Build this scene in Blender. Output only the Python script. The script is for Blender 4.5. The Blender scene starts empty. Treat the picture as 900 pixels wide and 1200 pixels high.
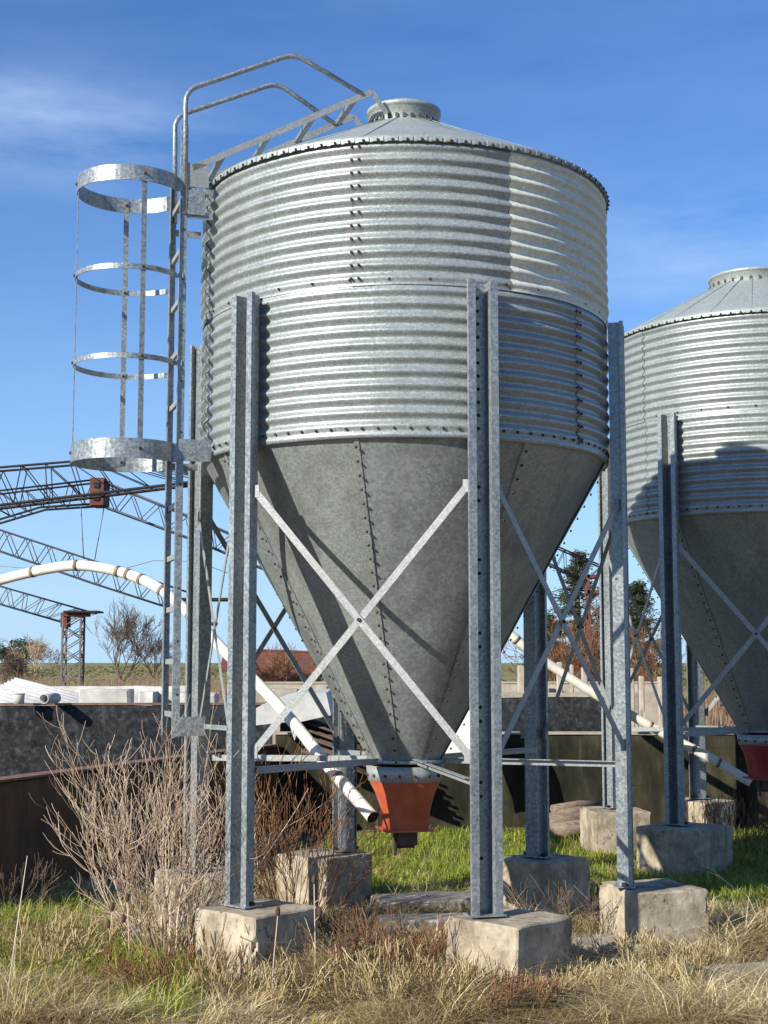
import bpy, math, random
import numpy as np
from mathutils import Vector, Matrix, noise as mnoise
random.seed(7); RNG = np.random.default_rng(11)
sc = bpy.context.scene
C = sc.collection
R_ = math.radians
sin, cos, pi = math.sin, math.cos, math.pi

# ------------------------------------------------------------------ camera
F_PX, PITCH, CAM_Z = 1655.9, R_(6.075), 1.80
cam = bpy.data.cameras.new('camera'); camo = bpy.data.objects.new('camera', cam); C.objects.link(camo)
camo.location = (0, 0, CAM_Z); camo.rotation_euler = (pi/2 + PITCH, 0, 0)
cam.sensor_fit = 'VERTICAL'; cam.sensor_height = 36.0; cam.lens = F_PX/1200*36
cam.clip_start = 0.1; cam.clip_end = 9000
sc.camera = camo

def ray(px, py):
    a = (px-450)/F_PX; b = (600-py)/F_PX
    return Vector((a, cos(PITCH)-b*sin(PITCH), sin(PITCH)+b*cos(PITCH)))
def at(px, py, Y):
    """point seen at photo pixel (px, py) at depth Y"""
    r = ray(px, py); return Vector((0, 0, CAM_Z)) + r*(Y/r.y)
def at_plane(px, py, p, d):
    """point seen at a pixel on the vertical plane through p along horizontal direction d"""
    r = ray(px, py); n = Vector((-d[1], d[0], 0)); o = Vector((0, 0, CAM_Z))
    return o + r*((Vector(p)-o).dot(n)/r.dot(n))

# ------------------------------------------------------------------ light
SUN_AZ, SUN_EL = R_(-47.5), R_(26)          # azimuth from the direction back to the camera, + to the right
sdir = Vector((sin(SUN_AZ)*cos(SUN_EL), -cos(SUN_AZ)*cos(SUN_EL), sin(SUN_EL)))
sl = bpy.data.lights.new('sun', 'SUN'); sl.energy = 5.0; sl.angle = R_(0.5); sl.color = (1, .955, .865)
so = bpy.data.objects.new('sun', sl); C.objects.link(so)
so.rotation_euler = sdir.to_track_quat('Z', 'Y').to_euler(); so.location = (-20, -20, 20)

w = bpy.data.worlds.new('World'); sc.world = w; w.use_nodes = True
nt = w.node_tree; nt.nodes.clear()
def N(nt, t, **k):
    n = nt.nodes.new(t)
    for a, b in k.items(): setattr(n, a, b)
    return n
out = N(nt, 'ShaderNodeOutputWorld'); bg = N(nt, 'ShaderNodeBackground'); sky = N(nt, 'ShaderNodeTexSky')
sky.sky_type = 'NISHITA'; sky.sun_disc = False; sky.sun_elevation = SUN_EL; sky.sun_rotation = pi - SUN_AZ
sky.air_density = 1.0; sky.dust_density = 0.25; sky.ozone_density = 1.6; sky.altitude = 50
bg.inputs['Strength'].default_value = 0.063
tc = N(nt, 'ShaderNodeTexCoord'); mp = N(nt, 'ShaderNodeMapping'); mp.inputs['Scale'].default_value = (1.1, 1.1, 5.0)
mp.inputs['Rotation'].default_value = (0, R_(6), R_(20)); mp.inputs['Location'].default_value = (.3, .35, 1.9)
n1 = N(nt, 'ShaderNodeTexNoise'); n1.inputs['Scale'].default_value = 1.7; n1.inputs['Detail'].default_value = 7; n1.inputs['Roughness'].default_value = .62
cr = N(nt, 'ShaderNodeValToRGB'); cr.color_ramp.elements[0].position = .475; cr.color_ramp.elements[1].position = .86
cr.color_ramp.elements[0].color = (0, 0, 0, 1); cr.color_ramp.elements[1].color = (.60, .60, .60, 1)
mx = N(nt, 'ShaderNodeMix', data_type='RGBA'); mx.inputs['B'].default_value = (7.4, 9.6, 12.6, 1)
hs = N(nt, 'ShaderNodeHueSaturation'); hs.inputs['Saturation'].default_value = 1.15
L = nt.links.new
L(tc.outputs['Generated'], mp.inputs['Vector']); L(mp.outputs[0], n1.inputs['Vector']); L(n1.outputs['Fac'], cr.inputs[0])

tn = N(nt, 'ShaderNodeMix', data_type='RGBA', blend_type='MULTIPLY'); tn.inputs['Factor'].default_value = 1; tn.inputs['B'].default_value = (.72, 1.14, 1.76, 1)
# pale blue band of thin haze low over the horizon
sz = N(nt, 'ShaderNodeSeparateXYZ'); hz = N(nt, 'ShaderNodeMath', operation='ABSOLUTE'); h2 = N(nt, 'ShaderNodeMath', operation='MULTIPLY'); h2.inputs[1].default_value = -7.0
h3 = N(nt, 'ShaderNodeMath', operation='EXPONENT'); hm = N(nt, 'ShaderNodeMix', data_type='RGBA'); hm.inputs['B'].default_value = (5.6, 8.2, 11.0, 1)
L(tc.outputs['Generated'], sz.inputs[0]); L(sz.outputs['Z'], hz.inputs[0]); L(hz.outputs[0], h2.inputs[0]); L(h2.outputs[0], h3.inputs[0]); L(h3.outputs[0], hm.inputs['Factor'])
L(sky.outputs[0], hs.inputs['Color']); L(hs.outputs[0], tn.inputs['A']); L(tn.outputs['Result'], hm.inputs['A']); L(hm.outputs['Result'], mx.inputs['A']); 
def bank(d, wx, wz, k):
    v = N(nt, 'ShaderNodeVectorMath', operation='SUBTRACT'); v.inputs[1].default_value = d; L(tc.outputs['Generated'], v.inputs[0])
    m1 = N(nt, 'ShaderNodeVectorMath', operation='MULTIPLY'); m1.inputs[1].default_value = (1/wx, 1/wx, 1/wz); L(v.outputs[0], m1.inputs[0])
    ln = N(nt, 'ShaderNodeVectorMath', operation='LENGTH'); L(m1.outputs[0], ln.inputs[0])
    r = N(nt, 'ShaderNodeMapRange', interpolation_type='SMOOTHERSTEP'); r.inputs['From Min'].default_value = 0; r.inputs['From Max'].default_value = 1; r.inputs['To Min'].default_value = k; r.inputs['To Max'].default_value = 0
    L(ln.outputs['Value'], r.inputs['Value']); return r.outputs[0]
b1_ = bank(ray(60, 150).normalized(), .20, .055, 1.5); b2_ = bank(ray(830, 290).normalized(), .20, .07, 1.0); b3_ = bank(ray(150, 640).normalized(), .5, .07, .7)
s1 = N(nt, 'ShaderNodeMath', operation='ADD'); s2 = N(nt, 'ShaderNodeMath', operation='ADD'); s3 = N(nt, 'ShaderNodeMath', operation='ADD'); s3.inputs[1].default_value = .22
L(b1_, s1.inputs[0]); L(b2_, s1.inputs[1]); L(s1.outputs[0], s2.inputs[0]); L(b3_, s2.inputs[1]); L(s2.outputs[0], s3.inputs[0])
n2_ = N(nt, 'ShaderNodeTexNoise'); n2_.inputs['Scale'].default_value = 3.2; n2_.inputs['Detail'].default_value = 8; n2_.inputs['Roughness'].default_value = .6; L(mp.outputs[0], n2_.inputs['Vector'])
r2_ = N(nt, 'ShaderNodeMapRange'); r2_.inputs['From Min'].default_value = .36; r2_.inputs['From Max'].default_value = .72; r2_.inputs['To Max'].default_value = .42; L(n2_.outputs['Fac'], r2_.inputs['Value'])
cm = N(nt, 'ShaderNodeMath', operation='MULTIPLY', use_clamp=True); L(r2_.outputs[0], cm.inputs[0]); L(s3.outputs[0], cm.inputs[1]); L(cm.outputs[0], mx.inputs['Factor']); L(mx.outputs['Result'], bg.inputs[0]); L(bg.outputs[0], out.inputs[0])

sc.view_settings.view_transform = 'Standard'; sc.view_settings.look = 'None'; sc.view_settings.gamma = 1
sc.view_settings.exposure = 0.55; sc.view_settings.use_curve_mapping = False
sc.cycles.max_bounces = 6; sc.cycles.diffuse_bounces = 3; sc.cycles.glossy_bounces = 3
sc.cycles.use_denoising = True

# ------------------------------------------------------------------ materials
def mat(name, stops, scale=4.0, detail=6, rough=.8, metal=0.0, bump=0.0, bscale=None, kind='noise', stretch=(1, 1, 1), rvar=0.0, extra=None, spec=None, coord='Object', bdist=.01):
    """stops: list of (pos, (r,g,b)) driven by a noise or voronoi texture"""
    m = bpy.data.materials.new(name); m.use_nodes = True
    t = m.node_tree; b = t.nodes['Principled BSDF']; K = t.links.new
    c = N(t, 'ShaderNodeTexCoord'); mpp = N(t, 'ShaderNodeMapping'); mpp.inputs['Scale'].default_value = stretch
    oi = N(t, 'ShaderNodeObjectInfo'); ov = N(t, 'ShaderNodeVectorMath', operation='MULTIPLY_ADD'); ov.inputs[1].default_value = (37, 53, 71)
    K(oi.outputs['Random'], ov.inputs[0]); K(c.outputs[coord], ov.inputs[2]); K(ov.outputs[0], mpp.inputs['Vector'])
    if kind == 'voronoi':
        x = N(t, 'ShaderNodeTexVoronoi'); x.inputs['Scale'].default_value = scale
        sep = N(t, 'ShaderNodeSeparateColor'); K(x.outputs['Color'], sep.inputs[0]); fac = sep.outputs[0]
        K(mpp.outputs[0], x.inputs['Vector'])
        y = N(t, 'ShaderNodeTexNoise'); y.inputs['Scale'].default_value = 2.3; y.inputs['Detail'].default_value = 8; y.inputs['Roughness'].default_value = .65
        K(mpp.outputs[0], y.inputs['Vector'])
        ad = N(t, 'ShaderNodeMath', operation='MULTIPLY_ADD'); ad.inputs[1].default_value = .45
        m2 = N(t, 'ShaderNodeMath', operation='MULTIPLY'); m2.inputs[1].default_value = .55
        K(y.outputs['Fac'], m2.inputs[0]); K(fac, ad.inputs[0]); K(m2.outputs[0], ad.inputs[2]); fac = ad.outputs[0]
    else:
        x = N(t, 'ShaderNodeTexNoise'); x.inputs['Scale'].default_value = scale; x.inputs['Detail'].default_value = detail; x.inputs['Roughness'].default_value = .65
        K(mpp.outputs[0], x.inputs['Vector']); fac = x.outputs['Fac']
    ramp = N(t, 'ShaderNodeValToRGB'); e = ramp.color_ramp.elements
    while len(e) < len(stops): e.new(.5)
    for i, (p, col) in enumerate(stops): e[i].position = p; e[i].color = (*col, 1)
    K(fac, ramp.inputs[0]); col_out = ramp.outputs[0]
    if extra:                                   # (scale, stretch, threshold lo, hi, colour): stains laid over
        for (s2, st2, lo, hi, c2) in extra:
            mp2 = N(t, 'ShaderNodeMapping'); mp2.inputs['Scale'].default_value = st2; mp2.inputs['Location'].default_value = (s2, 3.1, 1.7)
            K(ov.outputs[0], mp2.inputs['Vector'])
            n2 = N(t, 'ShaderNodeTexNoise'); n2.inputs['Scale'].default_value = s2; n2.inputs['Detail'].default_value = 8; n2.inputs['Roughness'].default_value = .7
            K(mp2.outputs[0], n2.inputs['Vector'])
            r2 = N(t, 'ShaderNodeMapRange'); r2.inputs['From Min'].default_value = lo; r2.inputs['From Max'].default_value = hi
            K(n2.outputs['Fac'], r2.inputs['Value'])
            mm = N(t, 'ShaderNodeMix', data_type='RGBA'); mm.inputs['B'].default_value = (*c2, 1)
            K(r2.outputs[0], mm.inputs['Factor']); K(col_out, mm.inputs['A']); col_out = mm.outputs['Result']
    K(col_out, b.inputs['Base Color'])
    b.inputs['Roughness'].default_value = rough; b.inputs['Metallic'].default_value = metal
    if spec is not None: b.inputs['Specular IOR Level'].default_value = spec
    if rvar:
        rr = N(t, 'ShaderNodeMapRange'); rr.inputs['To Min'].default_value = rough-rvar; rr.inputs['To Max'].default_value = rough+rvar
        K(fac, rr.inputs['Value']); K(rr.outputs[0], b.inputs['Roughness'])
    if bump:
        bn = N(t, 'ShaderNodeTexNoise'); bn.inputs['Scale'].default_value = bscale or scale*3; bn.inputs['Detail'].default_value = 7
        K(mpp.outputs[0], bn.inputs['Vector'])
        bb = N(t, 'ShaderNodeBump'); bb.inputs['Strength'].default_value = bump; bb.inputs['Distance'].default_value = bdist
        K(bn.outputs['Fac'], bb.inputs['Height']); K(bb.outputs[0], b.inputs['Normal'])
    return m

def tintmat(name, stops, rough=.7, trans=.0):
    """colour taken from the per-face-group attribute «tint» (one random value per blade, stem or leaf clump)"""
    m = bpy.data.materials.new(name); m.use_nodes = True
    t = m.node_tree; b = t.nodes['Principled BSDF']
    a = N(t, 'ShaderNodeAttribute', attribute_name='tint')
    ramp = N(t, 'ShaderNodeValToRGB'); e = ramp.color_ramp.elements
    while len(e) < len(stops): e.new(.5)
    for i, (p, col) in enumerate(stops): e[i].position = p; e[i].color = (*col, 1)
    t.links.new(a.outputs['Fac'], ramp.inputs[0]); t.links.new(ramp.outputs[0], b.inputs['Base Color'])
    b.inputs['Roughness'].default_value = rough; b.inputs['Specular IOR Level'].default_value = .25
    if trans:
        td = N(t, 'ShaderNodeBsdfTranslucent'); ms = N(t, 'ShaderNodeMixShader'); ms.inputs[0].default_value = trans
        t.links.new(ramp.outputs[0], td.inputs[0]); t.links.new(b.outputs[0], ms.inputs[1]); t.links.new(td.outputs[0], ms.inputs[2])
        t.links.new(ms.outputs[0], t.nodes['Material Output'].inputs[0])
    return m

M = {}
rust_stain = (5.0, (1, 1, .12), .66, .80, (.16, .075, .035))
M['galv']  = mat('galvanised_sheet', [(.2, (.235, .262, .25)), (.5, (.33, .362, .345)), (.8, (.45, .478, .458))], 110, kind='voronoi', rough=.45, metal=.42, bump=.12, bscale=30, rvar=.10,
                 extra=[(3.1, (1, 1, .25), .54, .76, (.255, .265, .24)), (8.0, (1, 1, .10), .60, .80, (.23, .23, .20)), (1.3, (1, 1, 1), .52, .70, (.33, .35, .33))])
M['dull']  = mat('dull_galvanised_sheet', [(.3, (.58, .57, .46)), (.6, (.70, .69, .56)), (.8, (.76, .75, .63))], 60, kind='voronoi', rough=.6, metal=.08, bump=.35, bscale=22, rvar=.06,
                 extra=[(3.7, (1, 1, .5), .62, .78, (.48, .46, .37))])
M['cone']  = mat('weathered_cone_sheet', [(.2, (.215, .245, .222)), (.5, (.295, .328, .298)), (.8, (.39, .42, .385))], 90, kind='voronoi', rough=.45, metal=.35, bump=.30, bscale=9, rvar=.08,
                 extra=[(2.2, (1, 1, .3), .52, .74, (.15, .16, .145)), (7.0, (1, 1, .10), .58, .76, (.20, .195, .165)), (11.0, (1, 1, .25), .68, .80, (.16, .10, .06))])
M['cone2'] = mat('duller_cone_sheet', [(.2, (.19, .215, .20)), (.5, (.26, .288, .268)), (.8, (.35, .375, .35))], 60, kind='voronoi', rough=.5, metal=.32, bump=.35, bscale=8, rvar=.08,
                 extra=[(2.6, (1, 1, .3), .52, .74, (.15, .158, .14)), (8.0, (1, 1, .10), .56, .74, (.21, .205, .17)), (11.0, (1, 1, .25), .66, .78, (.16, .10, .06))])
M['roof']  = mat('roof_sheet', [(.25, (.26, .29, .265)), (.6, (.34, .375, .345)), (.85, (.42, .45, .42))], 80, kind='voronoi', rough=.5, metal=.25, bump=.2, bscale=12, rvar=.08)
M['post']  = mat('galvanised_post', [(.2, (.155, .175, .18)), (.5, (.25, .275, .278)), (.8, (.39, .41, .40))], 70, kind='voronoi', rough=.42, metal=.42, bump=.08, bscale=30, rvar=.12,
                 extra=[(4.0, (1, 1, .2), .70, .80, (.34, .27, .21))])
M['bar']   = mat('galvanised_bar', [(.2, (.22, .23, .22)), (.6, (.33, .335, .315)), (.85, (.45, .45, .42))], 130, kind='voronoi', rough=.5, metal=.25, bump=.1, bscale=30)
M['rustbar'] = mat('rusty_bar', [(.3, (.12, .06, .035)), (.6, (.22, .12, .07)), (.8, (.34, .28, .22))], 12, rough=.8, metal=.1, bump=.2)
M['bolt']  = mat('rusty_bolt', [(.3, (.03, .02, .016)), (.55, (.075, .036, .022)), (.75, (.15, .06, .03))], 40, rough=.75, metal=.3)
M['hole']  = mat('bolt_hole', [(.3, (.012, .012, .014)), (.8, (.025, .022, .02))], 40, rough=.9)
M['gap']   = mat('sheet_edge', [(.3, (.06, .055, .05)), (.8, (.13, .10, .08))], 30, rough=.8, metal=.2)
M['red']   = mat('red_plastic', [(.3, (.36, .062, .022)), (.55, (.46, .090, .034)), (.8, (.52, .17, .085))], 7, rough=.5, bump=.12, bscale=20,
                 extra=[(7, (1, 1, .3), .56, .76, (.30, .14, .09)), (14, (1, 1, .2), .66, .78, (.13, .06, .04))])
M['deepred'] = mat('deep_red_plastic', [(.3, (.24, .02, .02)), (.6, (.34, .03, .03)), (.8, (.4, .06, .05))], 6, rough=.45)
M['pipe']  = mat('white_pipe', [(.25, (.60, .54, .42)), (.5, (.76, .72, .62)), (.8, (.84, .82, .76))], 6, rough=.5, bump=.08,
                 extra=[(5, (1, 1, 1), .60, .78, (.46, .40, .30))])
M['clamp'] = mat('pipe_clamp', [(.3, (.16, .11, .07)), (.7, (.34, .26, .18))], 20, rough=.7, metal=.2)
M['conc']  = mat('footing_concrete', [(.25, (.15, .115, .075)), (.46, (.33, .27, .185)), (.70, (.53, .455, .335))], 7, detail=11, rough=.95, bump=.5, bscale=40, bdist=.008,
                 extra=[(3.2, (1, 1, .4), .49, .66, (.13, .10, .062)), (7, (1, 1, .3), .60, .74, (.22, .19, .08)), (22, (1, 1, 1), .58, .68, (.07, .06, .045))])
M['oldconc'] = mat('weathered_concrete', [(.25, (.20, .165, .12)), (.5, (.33, .285, .22)), (.75, (.46, .41, .33))], 4, detail=9, rough=.95, bump=.5, bscale=16,
                 extra=[(5, (1, 1, .4), .55, .72, (.18, .16, .12))])
M['blackwall'] = mat('mottled_black_concrete', [(.36, (.012, .013, .015)), (.55, (.032, .034, .037)), (.72, (.085, .09, .095))], 14, detail=11, rough=.95, spec=.08, bump=.5, bscale=18,
                 extra=[(3, (1, 1, .8), .55, .72, (.045, .047, .048)), (9, (1, 1, .10), .60, .78, (.10, .10, .095)), (5, (.08, 1, 5), .66, .72, (.012, .012, .012))])  # near-black base with paler mottles and streaks
M['shadewall'] = mat('shaded_streaked_concrete', [(.3, (.010, .010, .007)), (.5, (.030, .028, .018)), (.75, (.085, .074, .046))], 3.2, detail=9, rough=.95, spec=.08, bump=.4, bscale=14, stretch=(1, 1, .35),
                 extra=[(6, (1, 1, .12), .60, .80, (.10, .088, .058)), (4, (.10, .10, 6), .64, .70, (.012, .011, .008)), (7, (1, 1, .08), .60, .74, (.012, .012, .009))])  # the wall's shade is put into the near-black base colour; streaks are dirt
M['rustwall'] = mat('rust_brown_wall', [(.3, (.05, .024, .010)), (.55, (.13, .062, .024)), (.8, (.22, .11, .045))], 2.6, detail=8, rough=.85, bump=.5, bscale=14, stretch=(1, 1, .5), extra=[(8, (1, 1, .10), .55, .72, (.035, .020, .012)), (4, (1, 1, .6), .60, .72, (.20, .10, .045)), (3, (1, 1, 4), .64, .70, (.025, .016, .010))])
M['ledge'] = mat('bleached_ledge', [(.3, (.27, .225, .17)), (.6, (.42, .36, .28)), (.8, (.55, .48, .39))], 6, detail=8, rough=.9, bump=.4,
                 extra=[(3, (1, 1, 1), .60, .74, (.30, .25, .20))])
M['white'] = mat('chalky_white', [(.3, (.36, .33, .29)), (.6, (.54, .51, .46)), (.8, (.66, .64, .60))], 5, detail=8, rough=.85, bump=.2,
                 extra=[(7, (1, 1, .5), .60, .74, (.34, .31, .28))])
M['whitesheet'] = mat('white_sheeting', [(.3, (.38, .37, .35)), (.7, (.56, .55, .52))], 5, rough=.55, extra=[(4, (1, 1, 1), .6, .75, (.42, .36, .31))])
M['darksheet'] = mat('rusted_dark_sheeting', [(.3, (.05, .032, .024)), (.6, (.10, .065, .045)), (.8, (.17, .12, .09))], 5, rough=.8, bump=.2)
M['rustroof'] = mat('rust_red_roof', [(.3, (.10, .03, .02)), (.6, (.17, .055, .035)), (.8, (.24, .10, .06))], 3, rough=.85)
M['trussdark'] = mat('rusty_dark_steel', [(.3, (.012, .009, .010)), (.6, (.024, .016, .016)), (.8, (.045, .024, .022))], 8, rough=.75, metal=.2)
M['trussblue'] = mat('grey_steel', [(.3, (.04, .045, .058)), (.6, (.07, .075, .09)), (.8, (.11, .11, .12))], 8, rough=.6, metal=.3)
M['rust']  = mat('red_rust', [(.3, (.07, .022, .016)), (.6, (.14, .045, .03)), (.8, (.22, .10, .07))], 9, rough=.85, bump=.3)
M['bark']  = mat('bark', [(.3, (.07, .05, .035)), (.7, (.15, .11, .08))], 10, rough=.9)
M['greybark'] = mat('grey_bark', [(.3, (.10, .085, .075)), (.7, (.19, .16, .135))], 10, rough=.9)
M['wood']  = mat('old_wood', [(.3, (.10, .07, .05)), (.6, (.24, .18, .13)), (.8, (.36, .30, .24))], 5, stretch=(1, 8, 8), rough=.9, bump=.4)
M['wire']  = mat('wire', [(.3, (.12, .11, .10)), (.7, (.2, .18, .16))], 5, rough=.6, metal=.3)
M['earth'] = None
M['seed']  = mat('teasel_head', [(.3, (.05, .025, .014)), (.7, (.12, .06, .035))], 60, rough=.9, bump=.6)

# ground: dirt, dry thatch, moss green and the far field
g = bpy.data.materials.new('ground_soil'); g.use_nodes = True
t = g.node_tree; b = t.nodes['Principled BSDF']; K = t.links.new
geo = N(t, 'ShaderNodeNewGeometry')
def nz(scale, detail=8, rough=.65):
    x = N(t, 'ShaderNodeTexNoise'); x.inputs['Scale'].default_value = scale; x.inputs['Detail'].default_value = detail; x.inputs['Roughness'].default_value = rough
    K(geo.outputs['Position'], x.inputs['Vector']); return x
def rampn(src, stops):
    r = N(t, 'ShaderNodeValToRGB'); e = r.color_ramp.elements
    while len(e) < len(stops): e.new(.5)
    for i, (p, c) in enumerate(stops): e[i].position = p; e[i].color = (*c, 1)
    K(src, r.inputs[0]); return r
def mixc(f, a, bb_):
    m_ = N(t, 'ShaderNodeMix', data_type='RGBA'); K(f, m_.inputs['Factor']); K(a, m_.inputs['A']); K(bb_, m_.inputs['B']); return m_.outputs['Result']
dirt = rampn(nz(9).outputs['Fac'], [(.3, (.07, .05, .032)), (.52, (.175, .13, .085)), (.72, (.34, .27, .18))])
fieldc = rampn(nz(.05).outputs['Fac'], [(.35, (.15, .16, .05)), (.55, (.24, .235, .085)), (.7, (.33, .28, .14))])
rub = rampn(nz(1.6).outputs['Fac'], [(.35, (.12, .09, .06)), (.55, (.23, .175, .12)), (.72, (.38, .31, .24))])
sepp = N(t, 'ShaderNodeSeparateXYZ'); K(geo.outputs['Position'], sepp.inputs[0])
def rangen(src, a, b2):
    r = N(t, 'ShaderNodeMapRange'); r.inputs['From Min'].default_value = a; r.inputs['From Max'].default_value = b2; K(src, r.inputs['Value']); return r.outputs[0]
col = mixc(rangen(sepp.outputs['Y'], 15.5, 18.5), dirt.outputs[0], rub.outputs[0])
col = mixc(rangen(sepp.outputs['Y'], 55, 75), col, fieldc.outputs[0])
K(col, b.inputs['Base Color']); b.inputs['Roughness'].default_value = .95; b.inputs['Specular IOR Level'].default_value = .2
bu = N(t, 'ShaderNodeBump'); bu.inputs['Strength'].default_value = .7; bu.inputs['Distance'].default_value = .03
K(nz(14, 9).outputs['Fac'], bu.inputs['Height']); K(bu.outputs[0], b.inputs['Normal'])
M['ground'] = g
M['straw'] = tintmat('dry_straw', [(0, (.15, .085, .04)), (.2, (.27, .21, .07)), (.42, (.46, .34, .155)), (.7, (.70, .555, .29)), (1, (.84, .73, .48))], .7, .28)
M['grass'] = tintmat('green_grass', [(0, (.08, .11, .012)), (.4, (.21, .28, .024)), (.72, (.36, .40, .05)), (1, (.60, .51, .19))], .6, .35)
M['twig']  = tintmat('dry_twig', [(0, (.15, .09, .055)), (.45, (.43, .31, .205)), (1, (.70, .56, .41))], .75)
M['redtwig'] = tintmat('russet_twig', [(0, (.09, .04, .02)), (.5, (.20, .095, .045)), (1, (.32, .18, .09))], .8)
M['darktwig'] = tintmat('dark_twig', [(0, (.05, .032, .022)), (.5, (.12, .08, .055)), (1, (.2, .14, .10))], .8)
M['needle'] = tintmat('conifer_needles', [(0, (.018, .028, .010)), (.5, (.045, .060, .020)), (.85, (.09, .085, .035)), (1, (.15, .085, .04))], .7, .15)
M['pine'] = tintmat('pine_foliage', [(0, (.016, .028, .014)), (.6, (.04, .06, .028)), (1, (.07, .09, .04))], .7, .15)
M['reed']  = tintmat('dry_reed', [(0, (.10, .06, .035)), (.5, (.21, .13, .075)), (1, (.36, .26, .16))], .8)
M['hedge'] = tintmat('scrub_leaf', [(0, (.09, .065, .035)), (.5, (.19, .145, .075)), (1, (.26, .22, .10))], .8, .1)

# ------------------------------------------------------------------ mesh builder
class MB:
    def __init__(s): s.v = []; s.f = []; s.m = []; s.sm = []; s.t = []; s.tint = 0.5
    def _add(s, vs, fs, mi=0, smooth=False):
        o = len(s.v); s.v += [tuple(p) for p in vs]; s.t += [s.tint]*len(vs)
        for f in fs: s.f.append(tuple(i+o for i in f)); s.m.append(mi); s.sm.append(smooth)
    def box(s, c, size, rot=None, mi=0):
        x, y, z = size[0]/2, size[1]/2, size[2]/2
        vs = [Vector(p) for p in ((-x,-y,-z),(x,-y,-z),(x,y,-z),(-x,y,-z),(-x,-y,z),(x,-y,z),(x,y,z),(-x,y,z))]
        if rot is not None: vs = [rot @ p for p in vs]
        c = Vector(c)
        s._add([p+c for p in vs], [(0,3,2,1),(4,5,6,7),(0,1,5,4),(1,2,6,5),(2,3,7,6),(3,0,4,7)], mi)
    def bar(s, p, q, wd, th, side=None, mi=0):
        """rectangular bar p->q; wd measured along «side» (default: horizontal-ish), th across"""
        p, q = Vector(p), Vector(q); d = (q-p); ln = d.length; d.normalize()
        u = Vector(side) if side is not None else Vector((0, 0, 1))
        u = (u - d*u.dot(d)); u = u.normalized() if u.length > 1e-6 else d.orthogonal().normalized()
        n = d.cross(u)
        vs = []
        for e in (p, q):
            for a, b_ in ((-1,-1),(1,-1),(1,1),(-1,1)): vs.append(e + u*(a*wd/2) + n*(b_*th/2))
        s._add(vs, [(0,3,2,1),(4,5,6,7),(0,1,5,4),(1,2,6,5),(2,3,7,6),(3,0,4,7)], mi)
    def tube(s, pts, r, seg=8, mi=0, cap=True, smooth=True):
        pts = [Vector(p) for p in pts]; n = len(pts)
        rs = r if isinstance(r, (list, tuple)) else [r]*n
        d0 = (pts[1]-pts[0]).normalized(); u = d0.orthogonal().normalized(); vs = []
        for i, p in enumerate(pts):
            d = (pts[min(i+1, n-1)] - pts[max(i-1, 0)]).normalized()
            u = (u - d*u.dot(d)); u = u.normalized() if u.length > 1e-6 else d.orthogonal().normalized()
            w_ = d.cross(u)
            for k in range(seg):
                a = 2*pi*k/seg; vs.append(p + (u*cos(a) + w_*sin(a))*rs[i])
        fs = [(i*seg+k, i*seg+(k+1) % seg, (i+1)*seg+(k+1) % seg, (i+1)*seg+k) for i in range(n-1) for k in range(seg)]
        s._add(vs, fs, mi, smooth)
        if cap:
            o = len(s.v)-len(vs)
            s.f.append(tuple(o+k for k in reversed(range(seg)))); s.m.append(mi); s.sm.append(False)
            s.f.append(tuple(o+(n-1)*seg+k for k in range(seg))); s.m.append(mi); s.sm.append(False)
    def lathe(s, prof, seg=96, a0=0, a1=2*pi, c=(0, 0, 0), mi=0, smooth=True):
        """prof: list of (r, z); angle a from the -y axis towards +x"""
        full = abs(a1-a0-2*pi) < 1e-6; na = seg if full else seg+1; vs = []
        for i in range(na):
            a = a0+(a1-a0)*i/seg
            for r, z in prof: vs.append((c[0]+r*sin(a), c[1]-r*cos(a), c[2]+z))
        n = len(prof); fs = []
        for i in range(seg):
            j = (i+1) % na
            for k in range(n-1): fs.append((i*n+k, j*n+k, j*n+k+1, i*n+k+1))
        s._add(vs, fs, mi, smooth)
    def obj(s, name, mats, parent=None, tint=False):
        me = bpy.data.meshes.new(name); me.from_pydata(s.v, [], s.f)
        for m_ in (mats if isinstance(mats, (list, tuple)) else [mats]): me.materials.append(m_)
        me.polygons.foreach_set('material_index', s.m); me.polygons.foreach_set('use_smooth', s.sm)
        if tint:
            at_ = me.attributes.new('tint', 'FLOAT', 'POINT'); at_.data.foreach_set('value', s.t)
        me.update()
        o = bpy.data.objects.new(name, me); C.objects.link(o)
        if parent is not None: o.parent = parent
        return o

def tag(o, label=None, cat=None, group=None, kind=None):
    if label: o['label'] = label
    if cat: o['category'] = cat
    if group: o['group'] = group
    if kind: o['kind'] = kind
    return o
def thing(name, label, cat, loc=(0, 0, 0), rz=0, group=None):
    o = bpy.data.objects.new(name, None); C.objects.link(o); o.location = loc; o.rotation_euler = (0, 0, rz); o.empty_display_size = .2
    return tag(o, label, cat, group)
def kids(o): return [c for c in bpy.data.objects if c.parent == o]

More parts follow.
